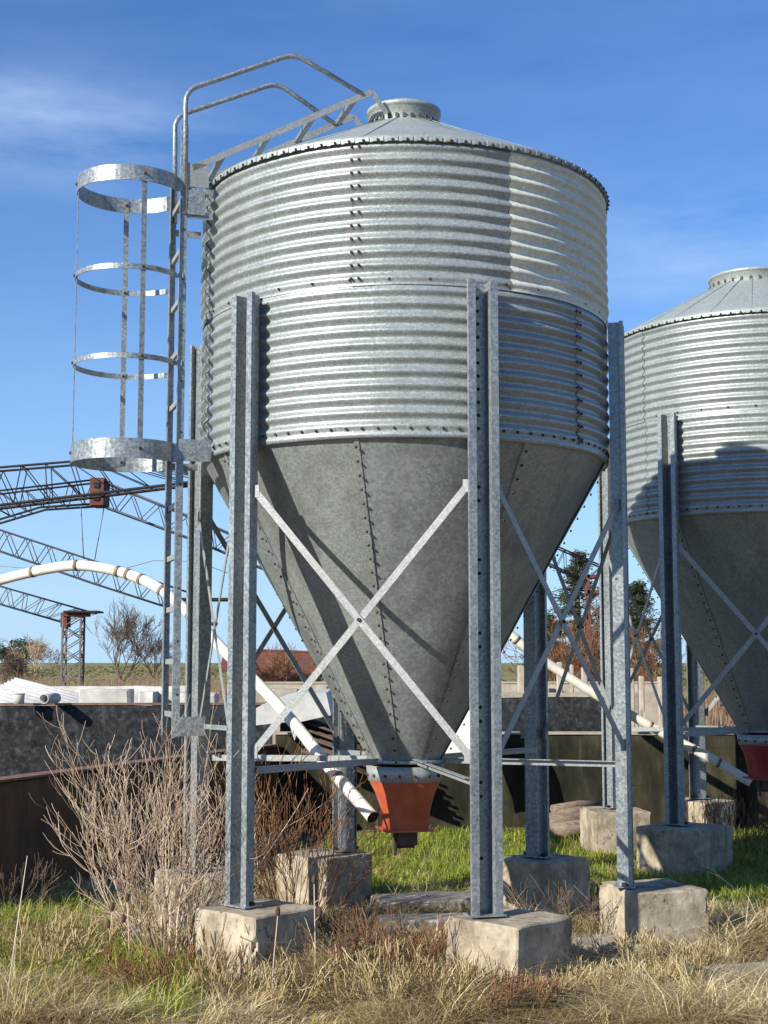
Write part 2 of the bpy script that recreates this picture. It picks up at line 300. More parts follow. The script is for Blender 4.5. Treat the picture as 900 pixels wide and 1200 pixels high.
# ------------------------------------------------------------------ silo dimensions
XM, YM = .1406, 9.63
R, ZF, Z_SEAM, Z_MID, Z_EAVE, Z_PT = 1.381, .365, 3.15, 4.045, 4.945, 4.06
Z_CONE, R_CONE = 1.145, .243
TH0 = 17.33
NC, AMP = 11, .0150
def pol(r, deg, z): return Vector((r*sin(R_(deg)), -r*cos(R_(deg)), z))
def corr(z0, z1, off=0):
    pr = []; n = NC*8
    for i in range(n+1):
        z = z0+(z1-z0)*i/n; e = min(1, min(i, n-i)/6)
        pr.append((R+off+AMP*e*cos(2*pi*NC*(i/n)+pi), z))
    return pr
def sheet(name, d0, d1, z0, z1, off, m, parent, dents=()):
    mb = MB(); seg = max(6, int((d1-d0)/1.5))
    pr = corr(z0, z1, off)
    mb.lathe(pr, seg, R_(d0), R_(d1))
    if dents:
        vs = []
        for x, y, z in mb.v:
            a = math.degrees(math.atan2(x, -y)); k = 0
            for (da, dz, sa, sz, h) in dents: k += h*math.exp(-((a-da)/sa)**2-((z-dz)/sz)**2)
            k += .004*mnoise.noise((a*.12, z*4, 1.3))+.006*mnoise.noise((a*.045, z*1.6, 7.7))
            f = 1+k/R; vs.append((x*f, y*f, z))
        mb.v = vs
    # lap edge: the sheet's own thickness at its ends
    n = len(pr)
    for a in (d0, d1):
        vs = []
        for r, z in pr: vs += [pol(r, a, z), pol(r-.004, a, z)]
        fs = [(2*i, 2*i+1, 2*i+3, 2*i+2) for i in range(n-1)]
        mb._add(vs, fs, 1)
    o = mb.obj(name, [m, M['gap']], parent); return o

def boltmesh():
    mb = MB(); seg = 6; vs = []; r, h = .0092, .010
    for rr, z in ((r, 0), (r, h*.75), (r*.6, h)):
        for k in range(seg): vs.append((rr*cos(2*pi*k/seg), rr*sin(2*pi*k/seg), z))
    fs = [(i*seg+k, i*seg+(k+1) % seg, (i+1)*seg+(k+1) % seg, (i+1)*seg+k) for i in range(2) for k in range(seg)]+[tuple(2*seg+k for k in range(seg))]
    mb._add(vs, fs); return mb
BM = boltmesh()

def post_mesh(z0, z1):
    mb = MB()
    def pl(u0, u1, v0, v1): mb.box(((u0+u1)/2, -(v0+v1)/2, (z0+z1)/2), (u1-u0, v1-v0, z1-z0))
    pl(-.0475, .0475, 0, .005); pl(-.0525, -.0475, 0, .100); pl(.0475, .0525, 0, .100)
    pl(-.094, -.0525, .0952, .1); pl(.0525, .094, .0952, .1); pl(-.0945, -.0905, .075, .0950); pl(.0905, .0945, .075, .0950)
    mb.box((0, -.05, z0+.004), (.215, .135, .008))                    # base plate
    for sx in (-1, 1): mb.box((sx*.082, -.045, z0+.018), (.03, .03, .022), mi=1)
    z = z1-.09
    k = 0
    while z > z0+.25:
        for dx in ((0,) if z > Z_SEAM else (0,)):
            n = 8; c = Vector((dx, -.0075, z)); vs = [c+Vector((cos(2*pi*i/n)*.0115, 0, sin(2*pi*i/n)*.0115)) for i in range(n)]
            mb._add(vs, [tuple(range(n))], 1)
        k += 1; z -= .079 if z > Z_SEAM+.1 else (.35 if k % 2 else .08)
    return mb

sheets_u = [(-72, -14, 0, 'galv'), (-14, 27, .004, 'galv'), (27, 100, .0075, 'dull'), (100, 160, .002, 'galv'), (160, 225, .005, 'galv'), (225, 288.6, .008, 'galv')]
sheets_l = [(-71.5, -8, -.004, 'galv'), (-8.3, 52, -.0015, 'galv'), (51.6, 112, .001, 'galv'), (112, 172, -.003, 'galv'), (172, 232, -.001, 'galv'), (232, 289.2, .001, 'galv')]
cone_seams = [-148, -103, -58, -13, 32, 77, 122, 167]

def bolt_spots():
    big, rest = [], []
    def add(lst, r, deg, z, tilt=0): lst.append((r, deg, z, tilt))
    pit = (Z_EAVE-Z_MID)/NC
    for i in range(NC):
        for d in (-.95, .95): add(big, R+AMP+.004, -14+d+1.0, Z_MID+pit*(i+.5)); 
    pit2 = (Z_MID-Z_SEAM)/NC
    for i in range(NC):
        for d in (-.95, .95): add(rest, R+AMP+.001, 52+d-1, Z_SEAM+pit2*(i+.5))
    for k in range(36): add(big if -70 < -66+k*10 < 75 else rest, R+.006, -66+k*10+1.5, Z_MID+.035)
    for k in range(90):
        a = -84+k*4
        add(big if -40 < a < 20 else rest, R+.003, a+.7, Z_SEAM+.028)
    sl = math.atan2(R-R_CONE, Z_SEAM-Z_CONE)
    for sa in cone_seams:
        n = 25
        for i in range(n):
            f = (i+.7)/n; r = R+(R_CONE-R)*f; z = Z_SEAM-.02+(Z_CONE-Z_SEAM)*f
            add(big if sa in (-13, -58) and i < 23 else rest, r+.008, sa, z, -sl)
    for k in range(100): add(rest, R+.033, k*3.6, Z_EAVE-.014)
    if len(big) > 100: rest += big[100:]; big = big[:100]
    return big, rest
def bolt_matrix(r, deg, z, tilt):
    n = pol(1, deg, 0); n = Vector((n.x*cos(tilt), n.y*cos(tilt), sin(tilt)))
    q = n.to_track_quat('Z', 'Y').to_matrix().to_4x4(); return Matrix.Translation(pol(r, deg, z)) @ q

# ---------------------------------------------------------------- first silo (nearest)
silo = thing('grain_silo', 'large galvanised hopper silo with ladder and safety cage, nearest and tallest in the picture', 'silo', (XM, YM, 0), 0, 'galvanised hopper silos')
for d0, d1, off, mk in sheets_u:
    dn = ()
    if mk == 'dull': dn = [(38, 4.17, 6, .03, -.022), (48, 4.24, 4, .025, -.02), (56, 4.13, 7, .025, -.024), (66, 4.2, 5, .03, -.02), (44, 4.5, 10, .10, -.008), (60, 4.65, 8, .12, -.010), (72, 4.4, 7, .1, -.012), (34, 4.36, 5, .04, -.010)]
    else: dn = [((d0+d1)/2, 4.6, 14, .25, -.003)]
    o = sheet('wall_sheet', d0, d1, Z_MID, Z_EAVE, off, M[mk], silo, dn)
    if mk == 'dull': o['label'] = 'dull yellowish dented sheet on the right of the upper ring'
for d0, d1, off, mk in sheets_l:
    sheet('wall_sheet', d0, d1, Z_SEAM, Z_MID+.012, off, M[mk], silo, [((d0+d1)/2, 3.6, 14, .2, -.003)])
# cone: eight lapped panels with shallow dents
mb = MB(); nz_, na = 28, 20
for si, sa in enumerate(cone_seams):
    off = .003 if si % 2 else .0
    vs = []
    for i in range(na+1):
        a = sa-.8+(45+1.6)*i/na
        for k in range(nz_+1):
            f = k/nz_; r = R-.004+off+(R_CONE-R)*f; z = Z_SEAM+.006+(Z_CONE-Z_SEAM)*f
            p = pol(r, a, z); e = math.sin(pi*f)
            p *= 1; dn = (mnoise.noise(p*2.1)*.005+mnoise.noise(p*6.3+Vector((3, 1, 2)))*.0022)*e
            for (da, dz, sa_, sz, h) in ((-3, 2.25, 6, .12, -.012), (2, 2.05, 5, .08, -.014), (8, 2.1, 4, .09, -.010), (-9, 2.5, 7, .1, -.006), (14, 2.4, 7, .2, -.008), (-30, 1.7, 9, .12, -.006)):
                dn += h*math.exp(-((a-da)/sa_)**2-((z-dz)/sz)**2)
            vs.append(pol(r+dn, a, z-dn*.5))
    n = nz_+1
    mb._add(vs, [(i*n+k, i*n+k+1, (i+1)*n+k+1, (i+1)*n+k) for i in range(na) for k in range(nz_)], 2 if si in (1, 3, 6) else 0, True)
    vs = []
    for k in range(nz_+1):
        f = k/nz_; r = R-.002+(R_CONE-R)*f; z = Z_SEAM+.004+(Z_CONE-Z_SEAM)*f
        vs += [pol(r+.005, sa+.75/max(.25, r/R)*.6, z), pol(r-.012, sa+.75/max(.25, r/R)*.6, z)]
    mb._add(vs, [(2*k, 2*k+1, 2*k+3, 2*k+2) for k in range(nz_)], 1)
    # folded lap strip
    vs = []
    for k in range(nz_+1):
        f = k/nz_; r = R-.002+(R_CONE-R)*f; z = Z_SEAM+.004+(Z_CONE-Z_SEAM)*f; w_ = math.degrees(.016/r)
        vs += [pol(r+.0065, sa-w_, z), pol(r+.0065, sa+w_, z), pol(r-.004, sa+w_, z)]
    mb._add(vs, [(3*k, 3*k+3, 3*k+4, 3*k+1) for k in range(nz_)]+[(3*k+1, 3*k+4, 3*k+5, 3*k+2) for k in range(nz_)], 0)
cone = mb.obj('hopper_cone', [M['cone'], M['gap'], M['cone2']], silo)
mb = MB(); mb.lathe([(R_CONE-.02, Z_CONE-.01), (R_CONE+.028, Z_CONE-.01), (R_CONE+.028, Z_CONE+.012), (R_CONE+.002, Z_CONE+.014)], 48); mb.obj('ring_flange', M['galv'], cone)
mb = MB(); mb.lathe([(R-.02, Z_SEAM-.028), (R+.0055, Z_SEAM-.028), (R+.0075, Z_SEAM+.0), (R+.0035, Z_SEAM+.006)], 144); mb.obj('seam_band', M['galv'], silo)

def roof(rc, zc, parent, cap_h):
    mb = MB(); nr = 24
    prof = [(R+.028, Z_EAVE-.024), (R+.030, Z_EAVE+.004)]
    for i in range(13):
        f = i/12; prof.append((R+.024+(rc-R-.024)*f, Z_EAVE+.016+(zc-Z_EAVE-.016)*f))
    mb.lathe([(R-.01, Z_EAVE-.012), (R+.026, Z_EAVE-.012)]+prof[1:2], 144, smooth=False)
    mb.lathe(prof, 144)
    for k in range(nr):                                        # radial standing seams
        a = k*360/nr+4
        p, q = pol(R+.02, a, Z_EAVE+.020), pol(rc+.01, a, zc+.004)
        mb.bar(p, q, .012, .0016, side=pol(1, a, 0).cross(Vector((0, 0, 1))))
    for k in range(100):                                       # tabs bent over the eave
        a = k*3.6
        mb.box(pol(R+.0320, a, Z_EAVE-.008), (.066, .004, .026), Matrix.Rotation(R_(a), 3, 'Z'))
    r = mb.obj('roof', [M['roof'], M['gap']], parent)
    mb = MB(); mb.lathe([(rc+.006, zc-.02), (rc+.008, zc+cap_h*.75), (rc+.018, zc+cap_h*.78), (rc+.018, zc+cap_h), (rc*.93, zc+cap_h*1.12), (rc*.5, zc+cap_h*1.22), (0.001, zc+cap_h*1.26)], 64)
    for k in range(30): mb.box(pol(rc+.014, k*12, zc+.012), (.02, .012, .03), Matrix.Rotation(R_(k*12), 3, 'Z'), mi=1)
    mb.obj('cap', [M['roof'], M['gap']], r)
    return r
roof(.243, 5.535, silo, .125)

# posts, braces and ties
post_obs = []
for k in range(6):
    th = TH0+60*k
    pm = post_mesh(ZF+.004, Z_PT) if k == 0 else None
    if k == 0: proto_post = pm.obj('post', [M['post'], M['hole']], silo); o = proto_post
    else: o = proto_post.copy(); C.objects.link(o); o.parent = silo
    o.location = pol(R+.0215, th, 0); o.rotation_euler = (0, 0, R_(th - (36 if k == 4 else 0))); post_obs.append(o)
    if k == 4: o.location = pol(R+.050, th, 0)
ZB1, ZB0, RPB = 2.83, 1.27, R+.075
def braces(parent, rot=0):
    for k in range(6):
        a, c_ = TH0+60*k+3.6, TH0+60*k+56.4
        nrm = pol(1, TH0+60*k+30, 0)
        for (s0, s1, o_) in ((ZB1, ZB0, .006), (ZB0, ZB1, -.006)):
            mb = MB(); p = pol(RPB, a, s0)+nrm*o_; q = pol(RPB, c_, s1)+nrm*o_
            mb.bar(p, q, .042, .006, side=nrm.cross(q-p)); mb.bar(p+nrm*.010, q+nrm*.010, .006, .016, side=nrm.cross(q-p)) if 0 else None
            for e in (p, q): mb.box(e+Vector((0, 0, 0)), (.012, .05, .075), Matrix.Rotation(R_(TH0+60*k+30)+pi/2, 3, 'Z'))
            m_ = (p+q)/2; mb.tube([m_-nrm*.012, m_+nrm*.016], .012, 6, mi=1)
            mb.obj('brace', [M['bar'], M['bolt']], parent)
braces(silo)
for k in range(6):
    th = TH0+60*k; mb = MB()
    p = pol(R_CONE+.02, th, Z_CONE+.004); q = pol(R+.02, th+(2.6 if k % 2 else -2.6), Z_CONE-.03+.02*(k % 3))
    tn = pol(1, th, 0).cross(Vector((0, 0, 1)))
    mb.bar(p, q, .035, .005, side=(0, 0, 1)); mb.bar(p+tn*.0178+Vector((0, 0, .020)), q+tn*.0178+Vector((0, 0, .020)), .0355, .005, side=tn)
    mb.obj('tie_bar', M['bar'], silo)

# discharge boot
mb = MB(); mb.lathe([(.22, 1.115), (.262, 1.115), (.248, 1.015), (.236, 1.012)], 48)
for k in range(16): mb.tube([pol(.250, k*22.5, 1.055), pol(.266, k*22.5, 1.055)], .010, 6, mi=1)
boot = None
mbb = MB(); n = 48; rings = []
for f, z in ((0, 1.113), (.0, 1.02), (.35, .93), (.7, .80), (1.0, .715), (1.0, .70)):
    ring = []
    for k in range(n):
        a = 2*pi*k/n; rr = .246-.075*f
        sq = 1/max(abs(cos(a)), abs(sin(a))); sq = min(sq, 1.28)
        q_ = f**1.3; r2 = rr*(1-q_)+(.135*sq)*q_
        ring.append((r2*sin(a), -r2*cos(a), z))
    rings.append(ring)
vs = [p for r_ in rings for p in r_]
mbb._add(vs, [(i*n+k, i*n+(k+1) % n, (i+1)*n+(k+1) % n, (i+1)*n+k) for i in range(5) for k in range(n)], 0, True)
mbb.box((0, 0, .694), (.33, .33, .014))
boot = mbb.obj('discharge_boot', M['red'], silo); boot.rotation_euler = (0, 0, R_(14))
o = mb.obj('collar', [M['bar'], M['bolt']], boot)
mb = MB(); mb.box((0.0, 0, .64), (.13, .16, .094)); mb.tube([(-.08, 0, .60), (.06, 0, .60)], .035, 12); mb.box((-.075, -.03, .60), (.02, .02, .15)); mb.obj('auger_intake', M['darksheet'], boot)
# ladder on the left
LA, LR, LW = -72.0, 1.585, .215
rad = pol(1, LA, 0); tan_ = Vector((cos(R_(LA)), sin(R_(LA)), 0)); lc = pol(LR, LA, 0)      # local coordinates
ZL0, ZL1 = 1.33, 5.30
ladder = bpy.data.objects.new('ladder', None); C.objects.link(ladder); ladder.parent = silo
RL = Matrix.Rotation(R_(LA)+pi/2, 3, 'Z')
def brk(fn):
    mb = MB(); fn(mb); mb.obj('bracket', M['post'], ladder)
for z in (4.86, 4.70, 3.20, 3.10):
    for s_ in (-1, 1):
        if s_ > 0 and z < 4: continue
        brk(lambda m_: m_.bar(lc+tan_*(LW*s_*.98)+Vector((0, 0, z)), lc+tan_*(LW*s_*.98)-rad*.19+Vector((0, 0, z)), .045, .005))
brk(lambda m_: m_.box(lc+tan_*(LW+.008)-rad*.06+Vector((0, 0, 4.78)), (.15, .006, .16), RL))
brk(lambda m_: m_.box(lc+tan_*(LW+.008)-rad*.09+Vector((0, 0, 3.15)), (.21, .006, .14), RL))
brk(lambda m_: m_.box(lc+tan_*(LW+.008)-rad*.08+Vector((0, 0, 1.40)), (.20, .006, .12), RL))
brk(lambda m_: m_.bar(lc+tan_*LW-rad*.17+Vector((0, 0, 1.40)), pol(R+.05, TH0-60-2, 1.40), .03, .006))
brk(lambda m_: m_.bar(lc-tan_*LW*.3-rad*.02+Vector((0, 0, 1.42)), pol(R+.02, TH0-120+3, 1.42), .03, .006))
for s_ in (-1, 1):
    mb = MB(); p = lc+tan_*(LW*s_)
    mb.box(p+Vector((0, 0, (ZL0+ZL1)/2-(.12 if s_ < 0 else 0))), (.040, .006, ZL1-ZL0-(.24 if s_ < 0 else 0)), Matrix.Rotation(R_(LA)+pi/2, 3, 'Z'))
    mb.box(p+rad*.0225-tan_*(s_*.0165)+Vector((0, 0, (ZL0+ZL1)/2-(.12 if s_ < 0 else 0))), (.005, .038, ZL1-ZL0-(.24 if s_ < 0 else 0)), Matrix.Rotation(R_(LA)+pi/2, 3, 'Z'))
    for i in range(12): mb.tube([p+tan_*s_*.001+Vector((0, 0, 1.5+.333*i+.1)), p+tan_*s_*.006+Vector((0, 0, 1.5+.333*i+.1))], .008, 6, mi=1)
    mb.obj('rail', [M['post'], M['bolt']], ladder)
for i in range(11):
    z = 1.47+.335*i; mb = MB(); mb.bar(lc-tan_*(LW-.004)+Vector((0, 0, z)), lc+tan_*(LW-.004)+Vector((0, 0, z)), .034, .022)
    mb.obj('rung', M['bar'], ladder)
# cage
mb = MB(); HR = .345
def hoop_pt(cen, a, z, r=HR): return cen+rad*(r*cos(a))+tan_*(r*sin(a))+Vector((0, 0, z))
hc0 = lc+rad*(HR*.92)
zh = [4.90, 4.29, 3.715, 3.13]
for a in (R_(97), 0.0, R_(-93)):
    n_ = (rad*cos(a)+tan_*sin(a))
    pts = [hoop_pt(hc0, a, z, HR-.006) for z in (zh[0]+.03, zh[3]-.02)]
    mb.bar(pts[0], pts[1], .034, .005, side=n_.cross(Vector((0, 0, 1))))
    for z in zh: mb.tube([hoop_pt(hc0, a, z, HR-.014), hoop_pt(hc0, a, z, HR+.014)], .010, 6, mi=1)
cage = mb.obj('safety_cage', [M['post'], M['bolt']], silo)
for z, h in zip(zh, (.10, .034, .034, .125)):
    mb = MB(); vs = []; n = 56
    # strap: straight tails from the rails, then a round loop
    path = []
    a_end = R_(142)
    path.append(lc+tan_*(LW+.006))
    for i in range(n+1): a = a_end-2*a_end*i/n; path.append(hc0+rad*(HR*cos(a))+tan_*(HR*sin(a)))
    path.append(lc-tan_*(LW+.006))
    for i, p in enumerate(path):
        d = path[min(i+1, len(path)-1)]-path[max(i-1, 0)]; nn = Vector((d.y, -d.x, 0)).normalized()*.003
        for sgn in (1, -1):
            for dz in (-h/2, h/2): vs.append(p+nn*sgn+Vector((0, 0, z+dz)))
    fs = []
    for i in range(len(path)-1):
        o_ = 4*i; fs += [(o_, o_+4, o_+5, o_+1), (o_+2, o_+3, o_+7, o_+6), (o_+1, o_+5, o_+7, o_+3), (o_, o_+2, o_+6, o_+4)]
    mb._add(vs, fs, 0, False); mb.obj('hoop', M['post'], cage)

# handrails over the roof: both lie in planes along the roof ladder
org = Vector((XM, YM, 0))
def rail_px(pts, side, z_first=None):
    base = org+lc+tan_*(LW*side); return [at_plane(x, y, base, (-rad.x, -rad.y))-org for x, y in pts]
def smooth_path(pts, r=.09):
    outp = [pts[0]]
    for i in range(1, len(pts)-1):
        a, b_, c_ = pts[i-1], pts[i], pts[i+1]; la = min(r, (a-b_).length*.45); lb = min(r, (c_-b_).length*.45)
        p, q = b_+(a-b_).normalized()*la, b_+(c_-b_).normalized()*lb
        for j in range(7): t_ = j/6; outp.append(p*(1-t_)**2+b_*2*t_*(1-t_)+q*t_**2)
    outp.append(pts[-1]); return outp
h1 = rail_px([(217, 250), (217.5, 106), (345, 63), (424, 110)], 1)
h2 = rail_px([(205, 262), (205, 137), (325, 97), (393, 146)], -1)
for h in (h1, h2):
    mb = MB(); mb.tube(smooth_path(h), .0165, 10); mb.obj('handrail', M['post'], silo)
r1 = rail_px([(226, 197), (436, 107.5), (453, 133)], 1)
mb = MB(); mb.bar(r1[0], r1[1], .042, .006); mb.bar(r1[1], r1[2], .034, .006)
far = [p-tan_*(2*LW)+Vector((0, 0, -.012)) for p in r1]
mb.bar(far[0], far[1], .042, .006); mb.bar(far[1], far[2], .034, .006)
mb.box(r1[0]+(r1[1]-r1[0]).normalized()*.03-Vector((0, 0, .06)), (.16, .006, .16), Matrix.Rotation(R_(LA)+pi/2, 3, 'Z'))
rl = mb.obj('roof_ladder', M['bar'], silo)
for f in (.05, .16, .41, .66, .90):
    p = r1[0].lerp(r1[1], f); q = far[0].lerp(far[1], f); mb = MB(); mb.bar(p, q, .028, .035); mb.obj('rung', M['post'], rl)

# bolts
big, rest = bolt_spots()
proto = BM.obj('bolt', M['bolt'], silo); bme = proto.data
for i, (r_, d, z, tl) in enumerate(big):
    o = proto if i == 0 else proto.copy()
    if i: C.objects.link(o); o.parent = silo
    o.matrix_local = bolt_matrix(r_, d, z, tl)
def bolt_mass(lst, parent, name):
    mb = MB()
    for (r_, d, z, tl) in lst:
        mt = bolt_matrix(r_, d, z, tl); mb._add([mt @ Vector(p) for p in BM.v], BM.f)
    return tag(mb.obj(name, M['bolt'], parent), kind='stuff')
bolt_mass(rest, silo, 'bolt')

# ---------------------------------------------------------------- second silo: copies of the parts it shares
XS, YS, ROT = 3.668, 13.77, -4.3
silo2 = thing('grain_silo', 'smaller looking galvanised hopper silo with a wide roof cap, cut off at right', 'silo', (XS, YS, 0), R_(ROT), 'galvanised hopper silos')
for o in list(kids(silo)):
    nm = o.name.split('.')[0]
    if nm in ('wall_sheet', 'hopper_cone', 'seam_band', 'post', 'brace', 'tie_bar', 'discharge_boot'):
        c_ = o.copy(); C.objects.link(c_); c_.parent = silo2
        if 'label' in c_: del c_['label']
        if nm == 'wall_sheet': c_.rotation_euler = (0, 0, R_(14))
        if nm == 'hopper_cone': c_.rotation_euler = (0, 0, R_(15))
        for ch in kids(o):
            d = ch.copy(); C.objects.link(d); d.parent = c_
        if nm == 'discharge_boot':
            c_.data = o.data.copy(); c_.data.materials[0] = M['deepred']
roof(.405, 5.50, silo2, .11)
# its three posts outside the picture run straight into the ground
low = post_mesh(-.05, Z_PT).obj('post', [M['post'], M['hole']], silo2)
for k_, c_ in enumerate([c for c in kids(silo2) if c.name.startswith('post') and c is not low]):
    if k_ in (0, 1, 2): c_.data = low.data
bpy.data.objects.remove(low)
# the bolts of the second silo turn with its sheets
def second_bolts():
    mb = MB()
    for (r_, d, z, tl) in big+rest:
        mt = bolt_matrix(r_, d+(15 if tl else 14), z, tl); mb._add([mt @ Vector(p) for p in BM.v], BM.f)
    tag(mb.obj('bolt', M['bolt'], silo2), kind='stuff')
second_bolts()
# sheets of the second silo are all alike
for c_ in kids(silo2):
    if c_.name.startswith('wall_sheet') and c_.data.materials[0] == M['dull']:
        c_.data = c_.data.copy(); c_.data.materials[0] = M['galv']

# ---------------------------------------------------------------- concrete footings
FOOT = []
def rough_box(sx, sy, sz, seed, m, amp=.008, seg=26, bev=.010, taper=.0):
    """a cast block: bevelled, chipped and uneven; base at z = -0.1"""
    import bmesh
    bm = bmesh.new(); bmesh.ops.create_cube(bm, size=1)
    for v in bm.verts: v.co = Vector((v.co.x*sx, v.co.y*sy, (v.co.z+.5)*(sz+.1)-.1))
    bmesh.ops.bevel(bm, geom=bm.edges[:], offset=bev, segments=1, affect='EDGES')
    bmesh.ops.subdivide_edges(bm, edges=[e for e in bm.edges if e.calc_length() > .12], cuts=seg, use_grid_fill=True)
    for v in bm.verts:
        p = v.co; n_ = mnoise.noise_vector(p*5+Vector((seed*3.1, seed, 0)))*amp*.8 + mnoise.noise_vector(p*21+Vector((seed, 0, 2)))*amp*.35
        k = 1-taper*(p.z/sz); v.co = Vector((p.x*k, p.y*k, p.z))+n_
        ed = (abs(abs(p.x)-sx/2) < bev*1.1)+(abs(abs(p.y)-sy/2) < bev*1.1)+(abs(p.z-sz) < bev*1.1)
        if ed >= 2:
            ch = max(0, mnoise.noise(p*6+Vector((seed, 5, 1)))-.22)*.13
            v.co -= Vector((p.x, p.y, (p.z-sz/2))).normalized()*ch
    me = bpy.data.meshes.new('concrete_footing'); bm.to_mesh(me); bm.free(); me.materials.append(m)
    for pl in me.polygons: pl.use_smooth = True
    me.set_sharp_from_angle(angle=R_(38))
    return me
def footing(cx, cy, rot, seed, label, s=.52, top=ZF, sy=None):  # one cast block
    o = bpy.data.objects.new('concrete_footing', rough_box(s, sy or s, top-.008, seed, M['conc'])); C.objects.link(o)
    o.location = (cx, cy, 0); o.rotation_euler = (0, 0, R_(rot)); tag(o, label, 'footing', 'concrete silo footings'); FOOT.append((cx, cy, s*.72)); return o
def mp_(k, dx=0, dy=0, cx=XM, cy=YM, rot=0):
    p = pol(R+.07, TH0+60*k+rot, 0); return cx+p.x+dx, cy+p.y+dy
footing(*mp_(-1, .09, .02), 48, 1, 'pale concrete block under the front left post of the near silo, beside the bare shrub')
footing(*mp_(0, .14, .03), 47, 2, 'crumbling concrete block under the front centre post, nearest the camera')
footing(*mp_(1, .19, .08), 19, 3, 'concrete block with a yellowish left face under the right post of the near silo')
footing(*mp_(2, .05, .02), 48, 4, 'dark shaded concrete block under the blue rear right post of the near silo')
footing(*mp_(3, -.16, -.05), 49, 5, 'concrete block behind the front left one, in front of the pipe mouth')
footing(*mp_(4, .0, .0), 20, 6, 'concrete block hidden behind the bare shrub below the ladder')
footing(*mp_(-1, .06, 0, XS, YS, ROT), 48, 7, 'wide shaded concrete block under the blue front post of the far silo', s=.62)
footing(*mp_(-2, .0, 0, XS, YS, ROT), 8, 8, 'clean sunlit concrete block in the middle of the grass strip behind the right post', s=.56)
footing(*mp_(-3, .0, 0, XS, YS, ROT), 40, 9, 'small concrete block at the back under the rear post of the far silo', s=.52)
# posts of the far silo that stand out of the picture go straight to the ground

# ---------------------------------------------------------------- ground sheet
import bmesh
bm = bmesh.new()
xs = [-4000, -800, -200, -60, -25, -12]+[-8+.25*i for i in range(65)]+[12, 25, 60, 200, 800, 4000]
ys = [-300, -40, -5, 3]+[5+.25*i for i in range(57)]+[22, 28, 40, 70, 120, 250, 700, 1800, 5000]
def gz(x, y):
    if not (-8.1 < x < 8.6 and 4.8 < y < 19.2): return 0
    return .035*mnoise.noise((x*.9, y*.9, 0))+.018*mnoise.noise((x*3, y*3, 4)) - .02
grid = [[bm.verts.new((x, y, gz(x, y))) for x in xs] for y in ys]
for j in range(len(ys)-1):
    for i in range(len(xs)-1): bm.faces.new((grid[j][i], grid[j][i+1], grid[j+1][i+1], grid[j+1][i]))
me = bpy.data.meshes.new('ground'); bm.to_mesh(me); bm.free(); me.materials.append(M['ground'])
for p in me.polygons: p.use_smooth = True
go = bpy.data.objects.new('ground', me); C.objects.link(go); tag(go, kind='structure')

# ---------------------------------------------------------------- walls
def wall(name, p, q, h, th, m, label, seed, cope=None, z0=-.2, cat='wall', copeh=.03):
    p, q = Vector((*p, 0)), Vector((*q, 0)); d = q-p; ln = d.length; n_ = max(8, int(ln/.22)); mz = 9
    u = d.normalized(); nr = Vector((u.y, -u.x, 0)); mb = MB()
    def surf(o0, sgn):
        vs = []
        for i in range(n_+1):
            for k in range(mz+1):
                x = ln*i/n_; z = z0+(h-z0)*k/mz; pt = p+u*x+nr*o0
                dn = .014*mnoise.noise((x*1.7+seed, z*2.1, seed))
                if k == mz: z += .018*mnoise.noise((x*2.3, seed, 2))
                vs.append(pt+nr*(dn*sgn)+Vector((0, 0, z)))
        m1 = mz+1; fs = [(i*m1+k, (i+1)*m1+k, (i+1)*m1+k+1, i*m1+k+1) for i in range(n_) for k in range(mz)]
        if sgn < 0: fs = [f[::-1] for f in fs]
        o_ = len(mb.v); mb._add(vs, fs, 0, True); return o_, m1
    o1, m1 = surf(th/2, 1); o2, _ = surf(-th/2, -1)
    for i in range(n_):
        mb.f.append((o1+i*m1+mz, o1+(i+1)*m1+mz, o2+(i+1)*m1+mz, o2+i*m1+mz)); mb.m.append(0); mb.sm.append(False)
    for i in (0, n_):
        for k in range(mz): mb.f.append((o1+i*m1+k, o1+i*m1+k+1, o2+i*m1+k+1, o2+i*m1+k)); mb.m.append(0); mb.sm.append(False)
    o = mb.obj(name, m)
    if cope is not None:
        mb = MB(); mb.bar(p+Vector((0, 0, h+copeh/2+.008)), q+Vector((0, 0, h+copeh/2+.008)), th+.03, copeh, side=nr); mb.obj('coping', cope, o)
    return tag(o, label, cat)
A = lambda px, py, Y: at(px, py, Y)
wall('concrete_wall', (-3.45, 9.9), (-1.25, 15.78), .875, .16, M['rustwall'], 'low rust brown wall running away from the left edge of the picture', 2, M['rustbar'], copeh=.02)
wall('concrete_wall', (-1.2, 15.9), (8.8, 15.9), 1.00, .2, M['shadewall'], 'dark streaked wall right across behind both silos', 5, M['ledge'], copeh=.022)
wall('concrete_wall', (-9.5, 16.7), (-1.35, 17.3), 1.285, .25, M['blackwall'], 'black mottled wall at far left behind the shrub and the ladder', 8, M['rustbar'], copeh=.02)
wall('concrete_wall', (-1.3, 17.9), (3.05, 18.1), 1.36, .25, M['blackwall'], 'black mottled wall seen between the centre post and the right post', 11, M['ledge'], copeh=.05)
# pale ledges and low ruins beyond
wall('low_wall', (-6.6, 24.0), (-3.05, 24.2), 1.40, .3, M['white'], 'long low white wall on the left beyond the black wall', 14)
wall('low_wall', (-2.75, 25.2), (5.2, 25.6), 1.42, .35, M['oldconc'], 'pale block wall seen under the cone beyond the black walls', 17, M['ledge'])

